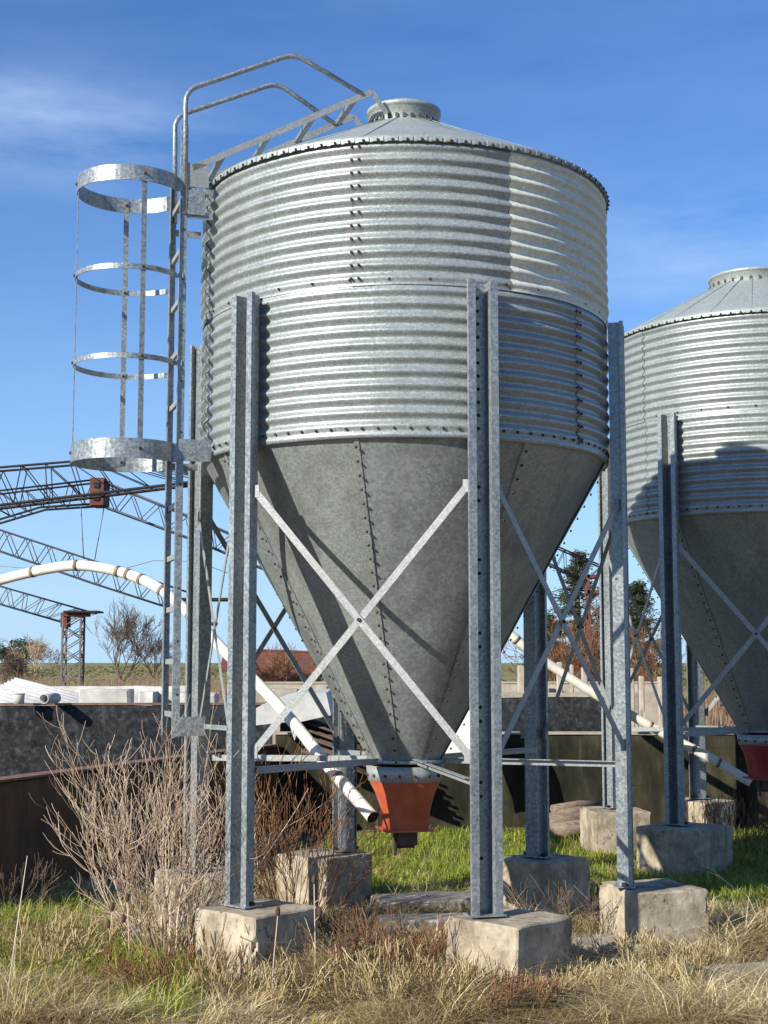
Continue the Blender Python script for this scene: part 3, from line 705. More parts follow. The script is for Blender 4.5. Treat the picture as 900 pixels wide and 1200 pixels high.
# ---------------------------------------------------------------- auger pipes
def pipe(px, r, label, clamps):
    pts = [A(*p) for p in px]
    # Catmull-Rom
    P = [pts[0]*2-pts[1]]+pts+[pts[-1]*2-pts[-2]]; path = []
    for i in range(1, len(P)-2):
        for j in range(8):
            t_ = j/8; a, b_, c_, d = P[i-1], P[i], P[i+1], P[i+2]
            path.append(.5*((2*b_)+(c_-a)*t_+(2*a-5*b_+4*c_-d)*t_*t_+(3*b_-a-3*c_+d)*t_**3))
    path.append(pts[-1])
    mb = MB(); mb.tube(path, r, 16, cap=False); mb.tube([path[-1], path[-1]-(path[-1]-path[-2]).normalized()*.05], [r*.9, r*.9], 16, mi=1); o = mb.obj('auger_pipe', [M['pipe'], M['hole']]); tag(o, label, 'pipe', 'white feed pipes')
    for f in clamps:
        i = int(f*(len(path)-2)); d = (path[i+1]-path[i]).normalized(); mb = MB(); mb.tube([path[i]-d*.016, path[i]+d*.016], r+.004, 16); mb.obj('clamp', M['clamp'], o)
pipe([(-60, 700, 12.3), (0, 680, 12.2), (60, 666, 12.0), (100, 663, 11.9), (150, 673, 11.8), (190, 692, 11.6), (228, 725, 11.4), (262, 762, 11.2), (300, 799, 10.9), (345, 848, 10.5), (385, 898, 10.1), (437, 958, 9.62)], .044,
     'white pipe arching in from the left down to the red boot of the near silo', (.16, .26, .345, .37, .41, .46, .55, .72, .95))
pipe([(556, 700, 14.3), (600, 745, 14.35), (640, 776, 14.4), (700, 815, 14.45), (780, 861, 14.45), (830, 887, 14.4), (880, 917, 14.3)], .048,
     'white pipe sloping down on the right to the red boot of the far silo', (.2, .64, .80, .9))

# ---------------------------------------------------------------- lattice arches of the roofless hall
def lattice(root, top, bot, Y, wd, rt, rb, n, m, mlace=None):
    rt *= .72; rb *= .72
    def along(poly, f):
        seg = f*(len(poly)-1); i = min(int(seg), len(poly)-2); return poly[i].lerp(poly[i+1], seg-i)
    T = [A(x, y, Y+dy) for x, y, dy in top]; B = [A(x, y, Y+dy) for x, y, dy in bot]
    off = Vector((0, wd, 0))
    for poly, rr in ((T, rt), (B, rb)):
        mb = MB()
        for s_ in (-.5, .5): mb.tube([p+off*s_ for p in poly], rr, 6)
        mb.obj('chord', m, root)
    mb = MB()
    for s_ in (-.5, .5):
        for i in range(n):
            a, b_ = along(T, i/n)+off*s_, along(B, (i+.5)/n)+off*s_; c_ = along(T, (i+1)/n)+off*s_
            mb.tube([a, b_], rt*.55, 4); mb.tube([b_, c_], rt*.55, 4)
    for i in range(0, n+1, 2): mb.tube([along(T, i/n)-off*.5, along(T, i/n)+off*.5], rt*.5, 4); mb.tube([along(B, i/n)-off*.5, along(B, i/n)+off*.5], rt*.5, 4)
    mb.obj('lacing', mlace or m, root)
def column(root, x0, x1, ytop, Y, m, wd):
    a, b_ = A(x0, ytop, Y), A(x1, ytop, Y); mb = MB(); n = 9; h = a.z
    cs = [Vector((p.x, p.y+s_, 0)) for p in (a, b_) for s_ in (-wd/2, wd/2)]
    for c_ in cs: mb.bar(c_, c_+Vector((0, 0, h)), .06, .06, side=(1, 0, 0))
    for i in range(n):
        z0, z1 = h*i/n, h*(i+1)/n
        for p, q in ((0, 2), (1, 3), (0, 1), (2, 3)):
            mb.tube([cs[p]+Vector((0, 0, z0)), cs[q]+Vector((0, 0, z1))], .022, 4); mb.tube([cs[q]+Vector((0, 0, z0)), cs[p]+Vector((0, 0, z1))], .022, 4) if i % 2 else None
    mb.obj('column', m, root)
g_arch = 'lattice arches of the roofless hall'
def arch(label): return thing('lattice_arch', label, 'roof truss', (0, 0, 0), 0, g_arch)
a1 = arch('dark rusty lattice beam highest at far left, passing behind the cage bottom')
lattice(a1, [(-120, 556, 0), (0, 550, 0), (85, 543, 0), (170, 546, 0), (270, 553, 0)], [(-120, 612, 0), (0, 594, 0), (117, 580, 0), (240, 565, 0), (270, 562, 0)], 29, .5, .035, .045, 12, M['trussdark'])
a2 = arch('dark lattice arch with the rusty hinge box, second from the top at left')
lattice(a2, [(-120, 596, 0), (0, 577, 0), (112, 564, 0)], [(-120, 640, 0), (0, 611, 0), (50, 596, 0), (112, 592, 0)], 31, .5, .030, .035, 8, M['trussdark'])
lattice(a2, [(122, 565, 0), (240, 613, 0), (330, 652, 0), (420, 690, 0)], [(122, 594, 0), (230, 634, 0), (330, 676, 0), (420, 712, 0)], 31, .5, .032, .034, 11, M['trussblue'])
mb = MB(); c0 = A(117, 578, 31); mb.box(c0, (.30, .7, .60)); mb.box(c0+Vector((0, -.36, .14)), (.12, .04, .12), mi=1); mb.box(c0+Vector((0, -.36, -.14)), (.12, .04, .12), mi=1)
mb.obj('hinge_box', [M['rust'], M['hole']], a2)
mb = MB(); mb.tube([A(95, 594, 31), A(98, 655, 31)], .012, 4); mb.tube([A(122, 594, 31), A(111, 656, 31)], .012, 4); mb.obj('hanging_cable', M['wire'], a2)
a3 = arch('grey lattice arch sloping down behind the white pipe, third from the top at left')
lattice(a3, [(-100, 588, 0), (0, 621, 0), (115, 659, 0), (232, 698, 0)], [(-100, 612, 0), (0, 646, 0), (110, 684, 0), (228, 722, 0)], 36, .5, .034, .036, 14, M['trussblue'])
mb = MB(); p = A(228, 712, 36); mb.box(p, (.35, .6, .35)); mb.box(p+Vector((.35, 0, .2)), (1.5, .9, .06), mi=1); mb.obj('bearing_head', [M['rust'], M['trussdark']], a3)
column(a3, 222, 240, 716, 36, M['trussblue'], .5)
a4 = arch('grey lattice arch lowest at far left, resting on a lattice column')
lattice(a4, [(-110, 655, 0), (0, 687, 0), (112, 719, 0)], [(-110, 674, 0), (0, 708, 0), (76, 730, 0)], 46, .5, .034, .036, 11, M['trussblue'])
mb = MB(); p = A(90, 720, 46); mb.box(p, (.75, .7, .14)); mb.box(A(98, 719, 46)+Vector((0, 0, .05)), (1.1, 1.0, .06), mi=1); mb.box(A(77, 727, 46), (.2, .6, .45)); mb.obj('bearing_head', [M['rust'], M['trussdark']], a4)
column(a4, 76, 97, 722, 46, M['greybark'], .55)
a5 = arch('dark lattice arch end with a red column head, between the cone and the right post')
lattice(a5, [(560, 598, 0), (640, 636, 0), (704, 664, 0)], [(560, 622, 0), (640, 660, 0), (692, 684, 0)], 40, .5, .034, .036, 9, M['trussdark'])
mb = MB()
for dz in (676, 694): mb.box(A(697, dz, 40), (.5, .6, .10))
for dx in (688, 706): mb.box(A(dx, 685, 40), (.07, .6, .55))
mb.obj('bearing_head', M['rust'], a5)
column(a5, 689, 706, 690, 40, M['rust'], .5)
# overhead wires
mb = MB(); pts = [A(x, y, 40) for x, y in ((-20, 662), (60, 668), (140, 668), (180, 657), (230, 658), (290, 680))]; mb.tube(pts, .012, 4); tag(mb.obj('overhead_wire', M['wire']), 'thin sagging wire crossing the sky behind the white pipe', 'wire')

# ---------------------------------------------------------------- bare trees, conifers, shrubs
def branch(mb, p, d, ln, r, depth, up=.12, spread=.55, kids_=(2, 4), seg=4, wob=.25, rmin=.004):
    pts = [p]; rs = [r]; n = 4
    for i in range(n):
        d = (d+Vector((random.uniform(-1, 1), random.uniform(-1, 1), random.uniform(-.6, 1)))*wob*.5+Vector((0, 0, up*.4))).normalized()
        pts.append(pts[-1]+d*ln/n); rs.append(max(rmin, r*(1-.55*(i+1)/n)))
    mb.tint = min(1, max(0, random.gauss(.5, .25))); mb.tube(pts, rs, seg, cap=False)
    if depth == 0: return
    for _ in range(random.randint(*kids_)):
        f = random.uniform(.3, 1); i = min(int(f*n), n-1); q = pts[i].lerp(pts[i+1], f*n-i)
        ax = d.orthogonal().normalized(); ax.rotate(Matrix.Rotation(random.uniform(0, 2*pi), 3, d))
        nd = (d*cos(spread)+ax*sin(spread)).normalized()
        branch(mb, q, nd, ln*random.uniform(.55, .8), max(rmin, rs[i]*.65), depth-1, up, spread, kids_, seg, wob, rmin)
def bare_tree(px, pyb, Y, h, label, sp=.5, seedv=1, lean=0, mk='darktwig', name='bare_tree', rmin=.012):
    random.seed(seedv); x = (px-450)/F_PX*Y
    root = thing(name, label, 'tree', (x, Y, 0), 0, 'bare winter trees')
    mb = MB(); mb.tube([(0, 0, -.1), (lean*.1, 0, h*.12), (lean*.25, .02, h*.25)], [h*.024, h*.018, h*.016], 8); mb.obj('trunk', M['greybark'], root)
    mb = MB()
    for i in range(6):
        a = i*1.05+random.uniform(-.3, .3); s_ = random.uniform(.35, .95)
        branch(mb, Vector((lean*.22, 0, h*(.14+.02*i))), Vector((cos(a)*s_+lean*.3, sin(a)*s_, 1)).normalized(), h*.36, h*.009, 4, .10, sp, (3, 4), 3, .22, rmin*.6)
    mb.obj('crown', M[mk], root, tint=True)
bare_tree(140, 800, 62, 4.6, 'large bare tree leaning right, between the lattice column and the ladder', .5, 3, .5)
bare_tree(46, 790, 80, 3.7, 'broad low bare tree with pale twigs left of the lattice column', .6, 5, 0, 'twig')
bare_tree(182, 790, 85, 3.8, 'smaller bare tree just left of the ladder rails', .5, 9)
bare_tree(20, 790, 60, 2.6, 'low bare bush at the left edge in front of the dark pine', .7, 21, 0, 'darktwig')
bare_tree(655, 790, 30, 2.9, 'dense bare bush left of the red column behind the cone', .55, 13, 0, 'redtwig', rmin=.008)
bare_tree(690, 790, 33, 2.8, 'tangled bare bush at the foot of the red column', .6, 15, 0, 'redtwig', rmin=.008)
bare_tree(765, 790, 36, 3.2, 'bare bush beside the left edge of the far silo', .6, 17, 0, 'redtwig', rmin=.008)
bare_tree(330, 800, 40, 2.4, 'bare scrub bush under the rusty shed roof', .6, 19, 0, 'redtwig', rmin=.01)

def leafmass(mb, c, rad3, n, size):
    for _ in range(n):
        d = Vector((random.gauss(0, 1), random.gauss(0, 1), random.gauss(0, 1))); d = d.normalized()*random.random()**.5
        p = Vector((c[0]+d.x*rad3[0], c[1]+d.y*rad3[1], c[2]+d.z*rad3[2]))
        a = Vector((random.uniform(-1, 1), random.uniform(-1, 1), random.uniform(-.6, .3))).normalized(); b_ = a.orthogonal().normalized(); b_.rotate(Matrix.Rotation(random.uniform(0, 6.3), 3, a))
        s_ = size*random.uniform(.5, 1.4); mb.tint = min(1, max(0, random.gauss(.45, .25)))
        mb._add([p, p+a*s_+b_*s_*.22, p+a*s_*2, p+a*s_-b_*s_*.22], [(0, 1, 2, 3)])
def conifer(px, Y, h, wd, label, seedv):
    random.seed(seedv); x = (px-450)/F_PX*Y; root = thing('conifer_tree', label, 'tree', (x, Y, 0), 0, 'conifers between the silos')
    mt = MB(); mt.tube([(0, 0, -.1), (.05, 0, h*.5), (0, .03, h*.97)], [h*.03, h*.02, .02], 8)
    mb = MB(); z = h*.16
    while z < h*.98:
        f = 1-(z-h*.16)/(h*.84); rr = wd*(f**.75)*random.uniform(.55, 1.1)+.12
        for k in range(random.randint(3, 5)):
            if random.random() < .14: continue
            a = random.uniform(0, 2*pi); ln = rr*random.uniform(.6, 1.15); d = Vector((cos(a), sin(a), random.uniform(-.12, .45)))
            p = Vector((0, 0, z)); q = p+d*ln; mt.tube([p, p.lerp(q, .5)+Vector((0, 0, .04)), q], [.03, .018, .006], 4, cap=False)
            for j in range(5):
                c_ = p.lerp(q, .25+.19*j); leafmass(mb, c_, (.22+.05*wd, .22+.05*wd, .13), 22, .085)
        z += h*random.uniform(.022, .045)
    mt.obj('trunk', M['bark'], root); mb.obj('crown', M['needle'], root, tint=True)
conifer(676, 52, 5.9, 1.5, 'tall dark conifer seen between the cone edge and the right post', 31)
conifer(712, 56, 4.9, 1.4, 'dark conifer just behind the right post', 33)
conifer(745, 50, 4.7, 1.5, 'dark conifer between the right post and the far silo', 37)
conifer(643, 60, 3.8, 1.6, 'low dark conifer against the edge of the cone', 39)
# dark pine at the far left
random.seed(41); x = (8-450)/F_PX*110; root = thing('pine_tree', 'dark round headed pine at the far left on the horizon', 'tree', (x, 110, 0))
mt = MB(); mt.tube([(0, 0, 0), (.1, 0, 2.4)], [.2, .14], 8); mt.obj('trunk', M['bark'], root); mb = MB()
for i in range(26):
    a = random.uniform(0, 6.28); r_ = random.random()**.5*2.6; leafmass(mb, (r_*cos(a), r_*sin(a), 2.6+random.uniform(-.9, 1.2)*(1-r_/4)), (.7, .7, .45), 60, .2)
mb.obj('crown', M['pine'], root, tint=True)
random.seed(43); x = (26-450)/F_PX*112; root = thing('pine_tree', 'second dark pine on the horizon, just right of the leftmost one', 'tree', (x, 112, 0))
mt = MB(); mt.tube([(0, 0, 0), (.1, 0, 2.2)], [.2, .14], 8); mt.obj('trunk', M['bark'], root); mb = MB()
for i in range(18):
    a = random.uniform(0, 6.28); r_ = random.random()**.5*1.5; leafmass(mb, (r_*cos(a), r_*sin(a), 2.6+random.uniform(-.9, 1.0)*(1-r_/3)), (.6, .6, .4), 60, .2)
mb.obj('crown', M['pine'], root, tint=True)
# scrub along the far edge of the field
random.seed(51); mb = MB()
for i in range(420):
    Y = random.uniform(130, 330); X = random.uniform(-.32, .30)*Y; hh = random.uniform(.5, 1.5)*(1+Y/500)
    leafmass(mb, (X, Y, hh*.5), (hh*1.3, hh, hh*.55), 26, .26)
tag(mb.obj('distant_scrub', M['hedge'], tint=True), 'brown scrub along the horizon beyond the field', 'scrub', kind='stuff')
# reeds and dry weeds in the yard beyond the walls
def reeds(name, boxes, m, label, n, hmin, hmax, wd):
    mb = MB()
    for _ in range(n):
        x0, x1, y0, y1 = random.choice(boxes); Y = random.uniform(y0, y1); X = random.uniform(x0, x1)*Y; h = random.uniform(hmin, hmax)
        d = Vector((random.gauss(0, .12), random.gauss(0, .12), 1)); p = Vector((X, Y, 0)); mb.tint = random.random(); q = p+d*h; s_ = Vector((wd, 0, 0))
        mb._add([p-s_, p+s_, p.lerp(q, .6)+s_*.7, p.lerp(q, .6)-s_*.7, q+s_*.15], [(0, 1, 2, 3), (3, 2, 4)])
        for _k in range(2):
            f = random.uniform(.4, .9); r_ = p.lerp(q, f); e = r_+Vector((random.uniform(-.25, .25), random.uniform(-.25, .25), random.uniform(.05, .3)))*h*.5
            mb._add([r_-s_*.5, r_+s_*.5, e], [(0, 1, 2)])
    tag(mb.obj(name, m, tint=True), label, 'weeds', kind='stuff')
random.seed(61)
reeds('dry_reeds', [(-.29, -.09, 40, 60), (-.29, -.12, 28, 36)], M['reed'], 'dry brown reeds in the yard beyond the far left wall', 5200, .7, 1.5, .012)
reeds('dry_weeds', [(.08, .28, 30, 50), (-.12, .1, 30, 45)], M['reed'], 'dry brown weeds in the yard behind the silos', 5200, .4, 1.35, .012)

# ---------------------------------------------------------------- yard clutter beyond the walls
def corr_sheet(name, p, q, depthv, m, label, cat, group, waves=7, amp=.02, rough=0):
    """corrugated sheet from p to q (ridge direction) with width vector depthv"""
    p, q, dv = Vector(p), Vector(q), Vector(depthv); mb = MB(); n = waves*8; up = (q-p).cross(dv).normalized()
    if up.z < 0: up = -up
    vs = []
    for i in range(n+1):
        f = i/n; o_ = up*(amp*sin(2*pi*waves*f))
        for e in (p, q):
            for t_ in (0, .004): vs.append(e+dv*f+o_+up*t_)
    fs = []
    for i in range(n):
        a, b_ = 4*i, 4*i+4; fs += [(a+1, a+3, b_+3, b_+1), (a, b_, b_+2, a+2), (a, a+1, b_+1, b_), (a+2, b_+2, b_+3, a+3)]
    mb._add(vs, fs, 0, True); return tag(mb.obj(name, m), label, cat, group)
for i, (l_, p, q, e) in enumerate((
    ('upper white ribbed roofing sheet lying beyond the black wall at far left', A(18, 796, 23), A(124, 823, 20.2), A(-2, 806, 21.8)),
    ('lower white ribbed roofing sheet sticking out of the left edge of the picture', A(-14, 804, 22), A(70, 826, 19.6), A(-44, 818, 20.6)))):
    corr_sheet('roof_sheet', p, q, e-p, M['whitesheet'], l_, 'roofing sheet', 'white roofing sheets at far left', 5, .035)
def bucket(px, py, Y, r, h, m, label, hollow=False):
    c_ = A(px, py, Y); mb = MB(); prof = [(r*.9, 0), (r, h), (r*1.04, h), (r*1.04, h*.94)]
    mb.lathe([(0.001, 0)]+prof[:2]+[(r*.92, h), (r*.85, h*.15), (.001, h*.12)], 24, c=(0, 0, 0)); mb.lathe([(r*1.0, h*.9), (r*1.05, h*.9), (r*1.05, h*1.0), (r*.97, h*1.0)], 24)
    o = mb.obj('bucket', m); o.location = c_; tag(o, label, 'bucket'); return o
b1 = bucket(22, 824, 16.75, .068, .125, M['white'], 'white bucket standing on the black wall at far left')
b1.location.z = 1.315; 
# open pipe length lying on the wall beside it
mb = MB(); c_ = A(58, 822, 16.8); c_.z = 1.315+.062
vs = []; n = 20
for (yy, r0) in ((-.18, .060), (.22, .060), (.22, .050), (-.18, .050)):
    for k in range(n): vs.append((r0*cos(2*pi*k/n), yy, r0*sin(2*pi*k/n)))
mb._add(vs, [(i*n+k, i*n+(k+1) % n, ((i+1) % 4)*n+(k+1) % n, ((i+1) % 4)*n+k) for i in range(4) for k in range(n)], 0, True)
o = mb.obj('pipe_offcut', M['whitesheet']); o.location = c_; o.rotation_euler = (0, 0, R_(-8)); tag(o, 'short open white pipe lying on the black wall right of the bucket', 'pipe')
# white blocks and troughs left of the ladder
def block(px0, px1, py0, py1, Y, dp, m, label, name='concrete_block', group=None, seed=1):
    a, b_ = A(px0, py1, Y), A(px1, py0, Y); me = rough_box(b_.x-a.x, dp, b_.z, seed, m, .008, 10, .012); me.name = name
    o = bpy.data.objects.new(name, me); C.objects.link(o); o.location = ((a.x+b_.x)/2, Y+dp/2, 0); return tag(o, label, 'block', group)
gb = 'white concrete blocks left of the ladder'
block(92, 150, 808, 830, 19.5, .5, M['white'], 'white concrete block right of the roofing sheets', group=gb, seed=3)
block(162, 180, 811, 830, 19.2, .5, M['white'], 'narrow white concrete block just left of the ladder', group=gb, seed=5)
block(184, 252, 812, 830, 19.6, .5, M['white'], 'white concrete block behind the ladder rails', group=gb, seed=6)
block(318, 352, 808, 836, 19.0, .6, M['ledge'], 'pinkish concrete block seen right of the front left post', seed=7)
gm = 'white gravestone like stubs in the yard'
for i, (x0, x1, y0) in enumerate(((652, 660, 770), (668, 673, 766), (681, 690, 774), (737, 744, 768), (748, 756, 782), (771, 777, 776), (606, 616, 768), (622, 630, 776))):
    block((x0+x1)/2-(x1-x0)*.36, (x0+x1)/2+(x1-x0)*.36, y0+6+(i*7)%12, 800, 24.6, .16, M['ledge'], ['white stub left of the pale bush roots', 'thin tall white stub under the red column', 'wide white stub just left of the right post', 'tapering white stub just right of the right post', 'short white stub next to the tapering one', 'thin white stub near the far silo post', 'white stub close to the cone edge above the pipe', 'low white stub behind the blue rear post'][i], 'stone_stub', gm, 20+i)
# stack of dark sheets and a white panel behind the near silo, left
for i in range(5):
    p = A(352, 846+i*9, 15.25-.05*i); q = A(450, 880+i*9, 15.05-.05*i)
    corr_sheet('roof_sheet', p+Vector((0, .1, 0)), q+Vector((0, .1, 0)), (.04, .42, .02), M['darksheet'], f'dark rusted roofing sheet, {["topmost", "second from the top", "third from the top", "fourth from the top", "lowest"][i]} of the stack behind the cone', 'roofing sheet', 'dark roofing sheets stacked behind the near silo', 5, .02)
mb = MB(); p = A(300, 846, 16.4); q = A(384, 838, 16.4)
pts = [(300, 830), (330, 818), (352, 812), (382, 812), (388, 838), (352, 846), (345, 868), (338, 846), (300, 850)]
P3 = [A(x, y, 15.2) for x, y in pts]; n = len(P3)
vs = P3+[v+Vector((.04, .35, .03)) for v in P3]
mb._add(vs, [tuple(range(n)), tuple(range(2*n-1, n-1, -1))]+[(i, i+n, (i+1) % n+n, (i+1) % n) for i in range(n)])
tag(mb.obj('white_tarpaulin', M['whitesheet']), 'white tarpaulin draped on the stack of dark roofing sheets', 'tarpaulin')
mb = MB(); pts = [(512, 822), (566, 812), (570, 884), (508, 892)]; Pq = [A(x, y, 15.2) for x, y in pts]; n = 12
grid_ = []
for i in range(n+1):
    for j in range(n+1):
        u_, v_ = i/n, j/n; p = Pq[0].lerp(Pq[1], u_).lerp(Pq[3].lerp(Pq[2], u_), v_); grid_.append(p+Vector((0, -.25*v_+.05*mnoise.noise(p*5), .01*mnoise.noise(p*7))))
k = len(grid_); q1 = [(i*(n+1)+j, i*(n+1)+j+1, (i+1)*(n+1)+j+1, (i+1)*(n+1)+j) for i in range(n) for j in range(n)]
mb._add(grid_+[p+Vector((0, .02, 0)) for p in grid_], q1+[tuple(k+i for i in reversed(f)) for f in q1], 0, True)
for i in range(n):
    for a_, b_ in ((i*(n+1), (i+1)*(n+1)), (i*(n+1)+n, (i+1)*(n+1)+n), (i, i+1), (n*(n+1)+i, n*(n+1)+i+1)): mb.f.append((a_, b_, b_+k, a_+k)); mb.m.append(0); mb.sm.append(False)
tag(mb.obj('white_sheet', M['pipe']), 'crumpled white sheet leaning on the dark streaked wall, between the cone and the centre post', 'sheet')
# low shed with a rust red roof
sh = thing('shed', 'low far shed with a rust red roof, right of the front left post', 'shed', (A(325, 790, 70).x, 70, 0))
mb = MB(); mb.box((0, 0, .85), (4.2, 3.0, 1.9)); mb.obj('wall', M['darksheet'], sh)
mb = MB(); mb.bar((-2.6, -1.2, 1.9), (2.6, -1.2, 1.7), 2.2, .08, side=(0, 1, .5)); mb.bar((-2.6, .62, 2.1), (2.6, .62, 1.9), 1.9, .08, side=(0, 1, -.45)); mb.obj('roof', M['rustroof'], sh)

# rolled bundle of old sheeting by the back wall
random.seed(71); mb = MB(); p0, p1 = A(652, 968, 14.8), A(708, 952, 15.1); p0.z = .14; p1.z = .17
for i in range(9):
    o_ = Vector((0, random.uniform(-.13, .13), random.uniform(-.11, .15))); mb.tube([p0+o_+Vector((random.uniform(-.06, .06), 0, 0)), (p0+p1)/2+o_*1.1, p1+o_*.9], random.uniform(.035, .075), 10)
tag(mb.obj('timber_bundle', M['wood']), 'bundle of old split timber lying by the dark streaked wall', 'timber')

# slabs on the ground
def slab(px, py, sx, sy, rot, h, label, seed):
    r = ray(px, py); k = (h-CAM_Z)/r.z; p = Vector((0, 0, CAM_Z))+r*k
    o = bpy.data.objects.new('paving_slab', rough_box(sx, sy, h, seed, M['oldconc'], .008, 10, .012)); C.objects.link(o); o.location = (p.x, p.y, 0); o.rotation_euler = (0, 0, R_(rot)); FOOT.append((p.x, p.y, min(sx, sy)*.5))
    return tag(o, label, 'slab', 'concrete slabs on the ground')
slab(500, 1050, .8, .42, 14, .055, 'broken concrete slab on the ground left of the centre post', 41)
slab(520, 1074, .9, .28, 6, .05, 'low concrete slab lying just behind the centre footing', 42)
slab(700, 1100, .7, .4, -4, .05, 'concrete slab on the ground between the centre and right footings', 43)
slab(880, 1136, .75, .36, 10, .04, 'weathered slab at the right edge of the picture', 44)

# ---------------------------------------------------------------- dry shrub and brush
def arching(name, x, y, n, h, mk, label, seedv):
    """fan of long whips that leave the base sideways and curve upwards, with short side twigs"""
    random.seed(seedv); mb = MB()
    def whip(p, d, ln, r, up, depth):
        k = 9; pts = [p]; rs = [r]
        for i in range(k):
            d = (d+Vector((random.gauss(0, .10), random.gauss(0, .10), up+random.gauss(0, .07)))).normalized()
            pts.append(pts[-1]+d*ln/k); rs.append(max(.0014, r*(1-.74*(i+1)/k)))
        mb.tint = min(1, max(0, random.gauss(.5, .24))); mb.tube(pts, rs, 5, cap=False)
        if depth:
            for _ in range(random.randint(5, 8) if depth == 2 else random.randint(2, 4)):
                i = random.randint(2, k-1); t_ = (pts[i+1]-pts[i]).normalized(); ax = t_.orthogonal().normalized(); ax.rotate(Matrix.Rotation(random.uniform(0, 6.3), 3, t_))
                whip(pts[i], (t_*.75+ax*random.uniform(.5, .9)).normalized(), ln*random.uniform(.22, .48), rs[i]*.7, up*.9, depth-1)
    for i in range(n):
        a = random.uniform(0, 2*pi); s_ = random.random()**.8*.86; d = Vector((cos(a)*s_, sin(a)*s_*.8, .8)).normalized()
        whip(Vector((x+cos(a)*.2*random.random(), y+sin(a)*.16*random.random(), -.03)), d, h*random.uniform(.75, 1.12), .0056*random.uniform(.6, 1.35), .08+.06*s_, 2)
    return tag(mb.obj(name, M[mk], tint=True), label, 'shrub')
def shrub(name, x, y, n, h, spread, mk, label, seedv, r=.0055, depth=2, cat='shrub', up=.16, baser=.12, kd=(2, 4), group=None):
    random.seed(seedv); mb = MB()
    for i in range(n):
        a = random.uniform(0, 2*pi); s_ = random.random()**.7*spread; d = Vector((cos(a)*s_, sin(a)*s_*.8, 1)).normalized()
        p = Vector((x+cos(a)*baser*random.random(), y+sin(a)*baser*random.random(), -.03))
        branch(mb, p, d, h*random.uniform(.55, .8), r*random.uniform(.8, 1.3), depth, up, random.uniform(.35, .6), kd, 4, .28, .0022)
    return tag(mb.obj(name, M[mk], tint=True), label, cat, group)
sx_ = (192-450)/F_PX*8.7
arching('bare_shrub', sx_+.07, 8.75, 50, 1.18, 'twig', 'large pale leafless shrub below the ladder, left of the front left post', 81)
shrub('dry_brush', (345-450)/F_PX*9.9, 9.9, 34, .95, .7, 'redtwig', 'russet dry brush between the front left post and the pipe mouth', 83, .004, 2, 'brush', baser=.28)
shrub('dry_brush', (655-450)/F_PX*9.6, 9.5, 16, .38, 1.9, 'darktwig', 'dark dead twigs in the shade behind the centre footing', 85, .006, 2, 'brush', up=.0, baser=.45)
shrub('dry_brush', (860-450)/F_PX*13.9, 14.0, 26, .5, 1.2, 'redtwig', 'russet dead brush under the red boot of the far silo', 87, .005, 2, 'brush', baser=.4)
shrub('dry_brush', (455-450)/F_PX*8.1, 8.3, 36, .30, 1.3, 'redtwig', 'brownish dry weeds between the two front footings', 89, .0035, 2, 'brush', baser=.40)
shrub('dry_brush', (20-450)/F_PX*10.8, 10.4, 8, .35, 1.2, 'darktwig', 'dark weeds at the foot of the rust brown wall', 91, .004, 2, 'brush', baser=.3)
shrub('dry_brush', (400-450)/F_PX*8.5, 8.6, 44, .30, 1.5, 'darktwig', 'dark matted dead weeds right of the front left footing', 93, .0035, 2, 'brush', baser=.42)
shrub('dry_brush', (640-450)/F_PX*7.95, 7.95, 26, .17, 1.6, 'straw', 'pale curled dead weeds against the foot of the centre footing', 94, .003, 2, 'brush', baser=.40)['kind'] = 'stuff'
shrub('dry_brush', (770-450)/F_PX*8.55, 8.5, 30, .2, 1.6, 'straw', 'pale curled dead weeds against the foot of the right footing', 99, .003, 2, 'brush', baser=.40)['kind'] = 'stuff'
for i_, (px_, Y_, hh_, sd_, lb_) in enumerate((
    (60, 8.6, .30, 201, 'low brown dead weeds in the left lawn near the picture edge'), (205, 8.0, .26, 203, 'curled brown weeds at the foot of the bare shrub'),
    (300, 7.7, .24, 205, 'straw coloured dead weeds against the front left footing'), (470, 7.7, .26, 207, 'shaggy brown weeds left of the centre footing'),
    (560, 7.6, .20, 209, 'sparse curled weeds in front of the centre footing'), (740, 8.0, .20, 211, 'shaggy straw weeds in front of the right footing'))):
    shrub('dead_weeds', (px_-450)/F_PX*Y_, Y_, 34, hh_, 1.5, 'redtwig' if i_ % 3 == 1 else 'straw', lb_, sd_, .0026, 2, 'weeds', baser=.34)['kind'] = 'stuff'
# teasels and a tall stalk
def teasel(px, Y, h, lean, heads, label, seedv):
    random.seed(seedv); x = (px-450)/F_PX*Y; root = thing('teasel', label, 'weed', (x, Y, 0), 0, 'dry teasels')
    mb = MB(); mb.tint = .7; top = Vector((lean, 0, h)); mb.tube([(0, 0, -.02), (lean*.3, .01, h*.5), top], [.0035, .003, .0025], 5)
    hd = []
    for i in range(heads):
        f = .68+.32*i/max(1, heads-1) if heads > 1 else 1; p = Vector((lean*f*.8, 0, h*f)); q = p+Vector((random.uniform(-.05, .05), random.uniform(-.03, .03), .03)) if f < 1 else top
        if f < 1: mb.tube([p, q], .002, 4)
        hd.append(q)
    mb.obj('stem', M['twig'], root, tint=True)
    for q in hd:
        mb = MB(); mb.lathe([(.001, -.005), (.011, .004), (.014, .02), (.011, .036), (.003, .048)], 10, c=q); mb.obj('seed_head', M['seed'], root)
teasel(372, 7.75, .62, -.01, 3, 'tall dry teasel with three brown heads right of the front left footing', 95)
teasel(322, 7.6, .48, .03, 1, 'dry teasel in front of the front left footing', 96)
teasel(160, 8.15, .46, -.02, 2, 'dry teasel at the foot of the large bare shrub', 97)
teasel(135, 8.2, .40, .02, 2, 'short dry teasel left of the large bare shrub', 98)
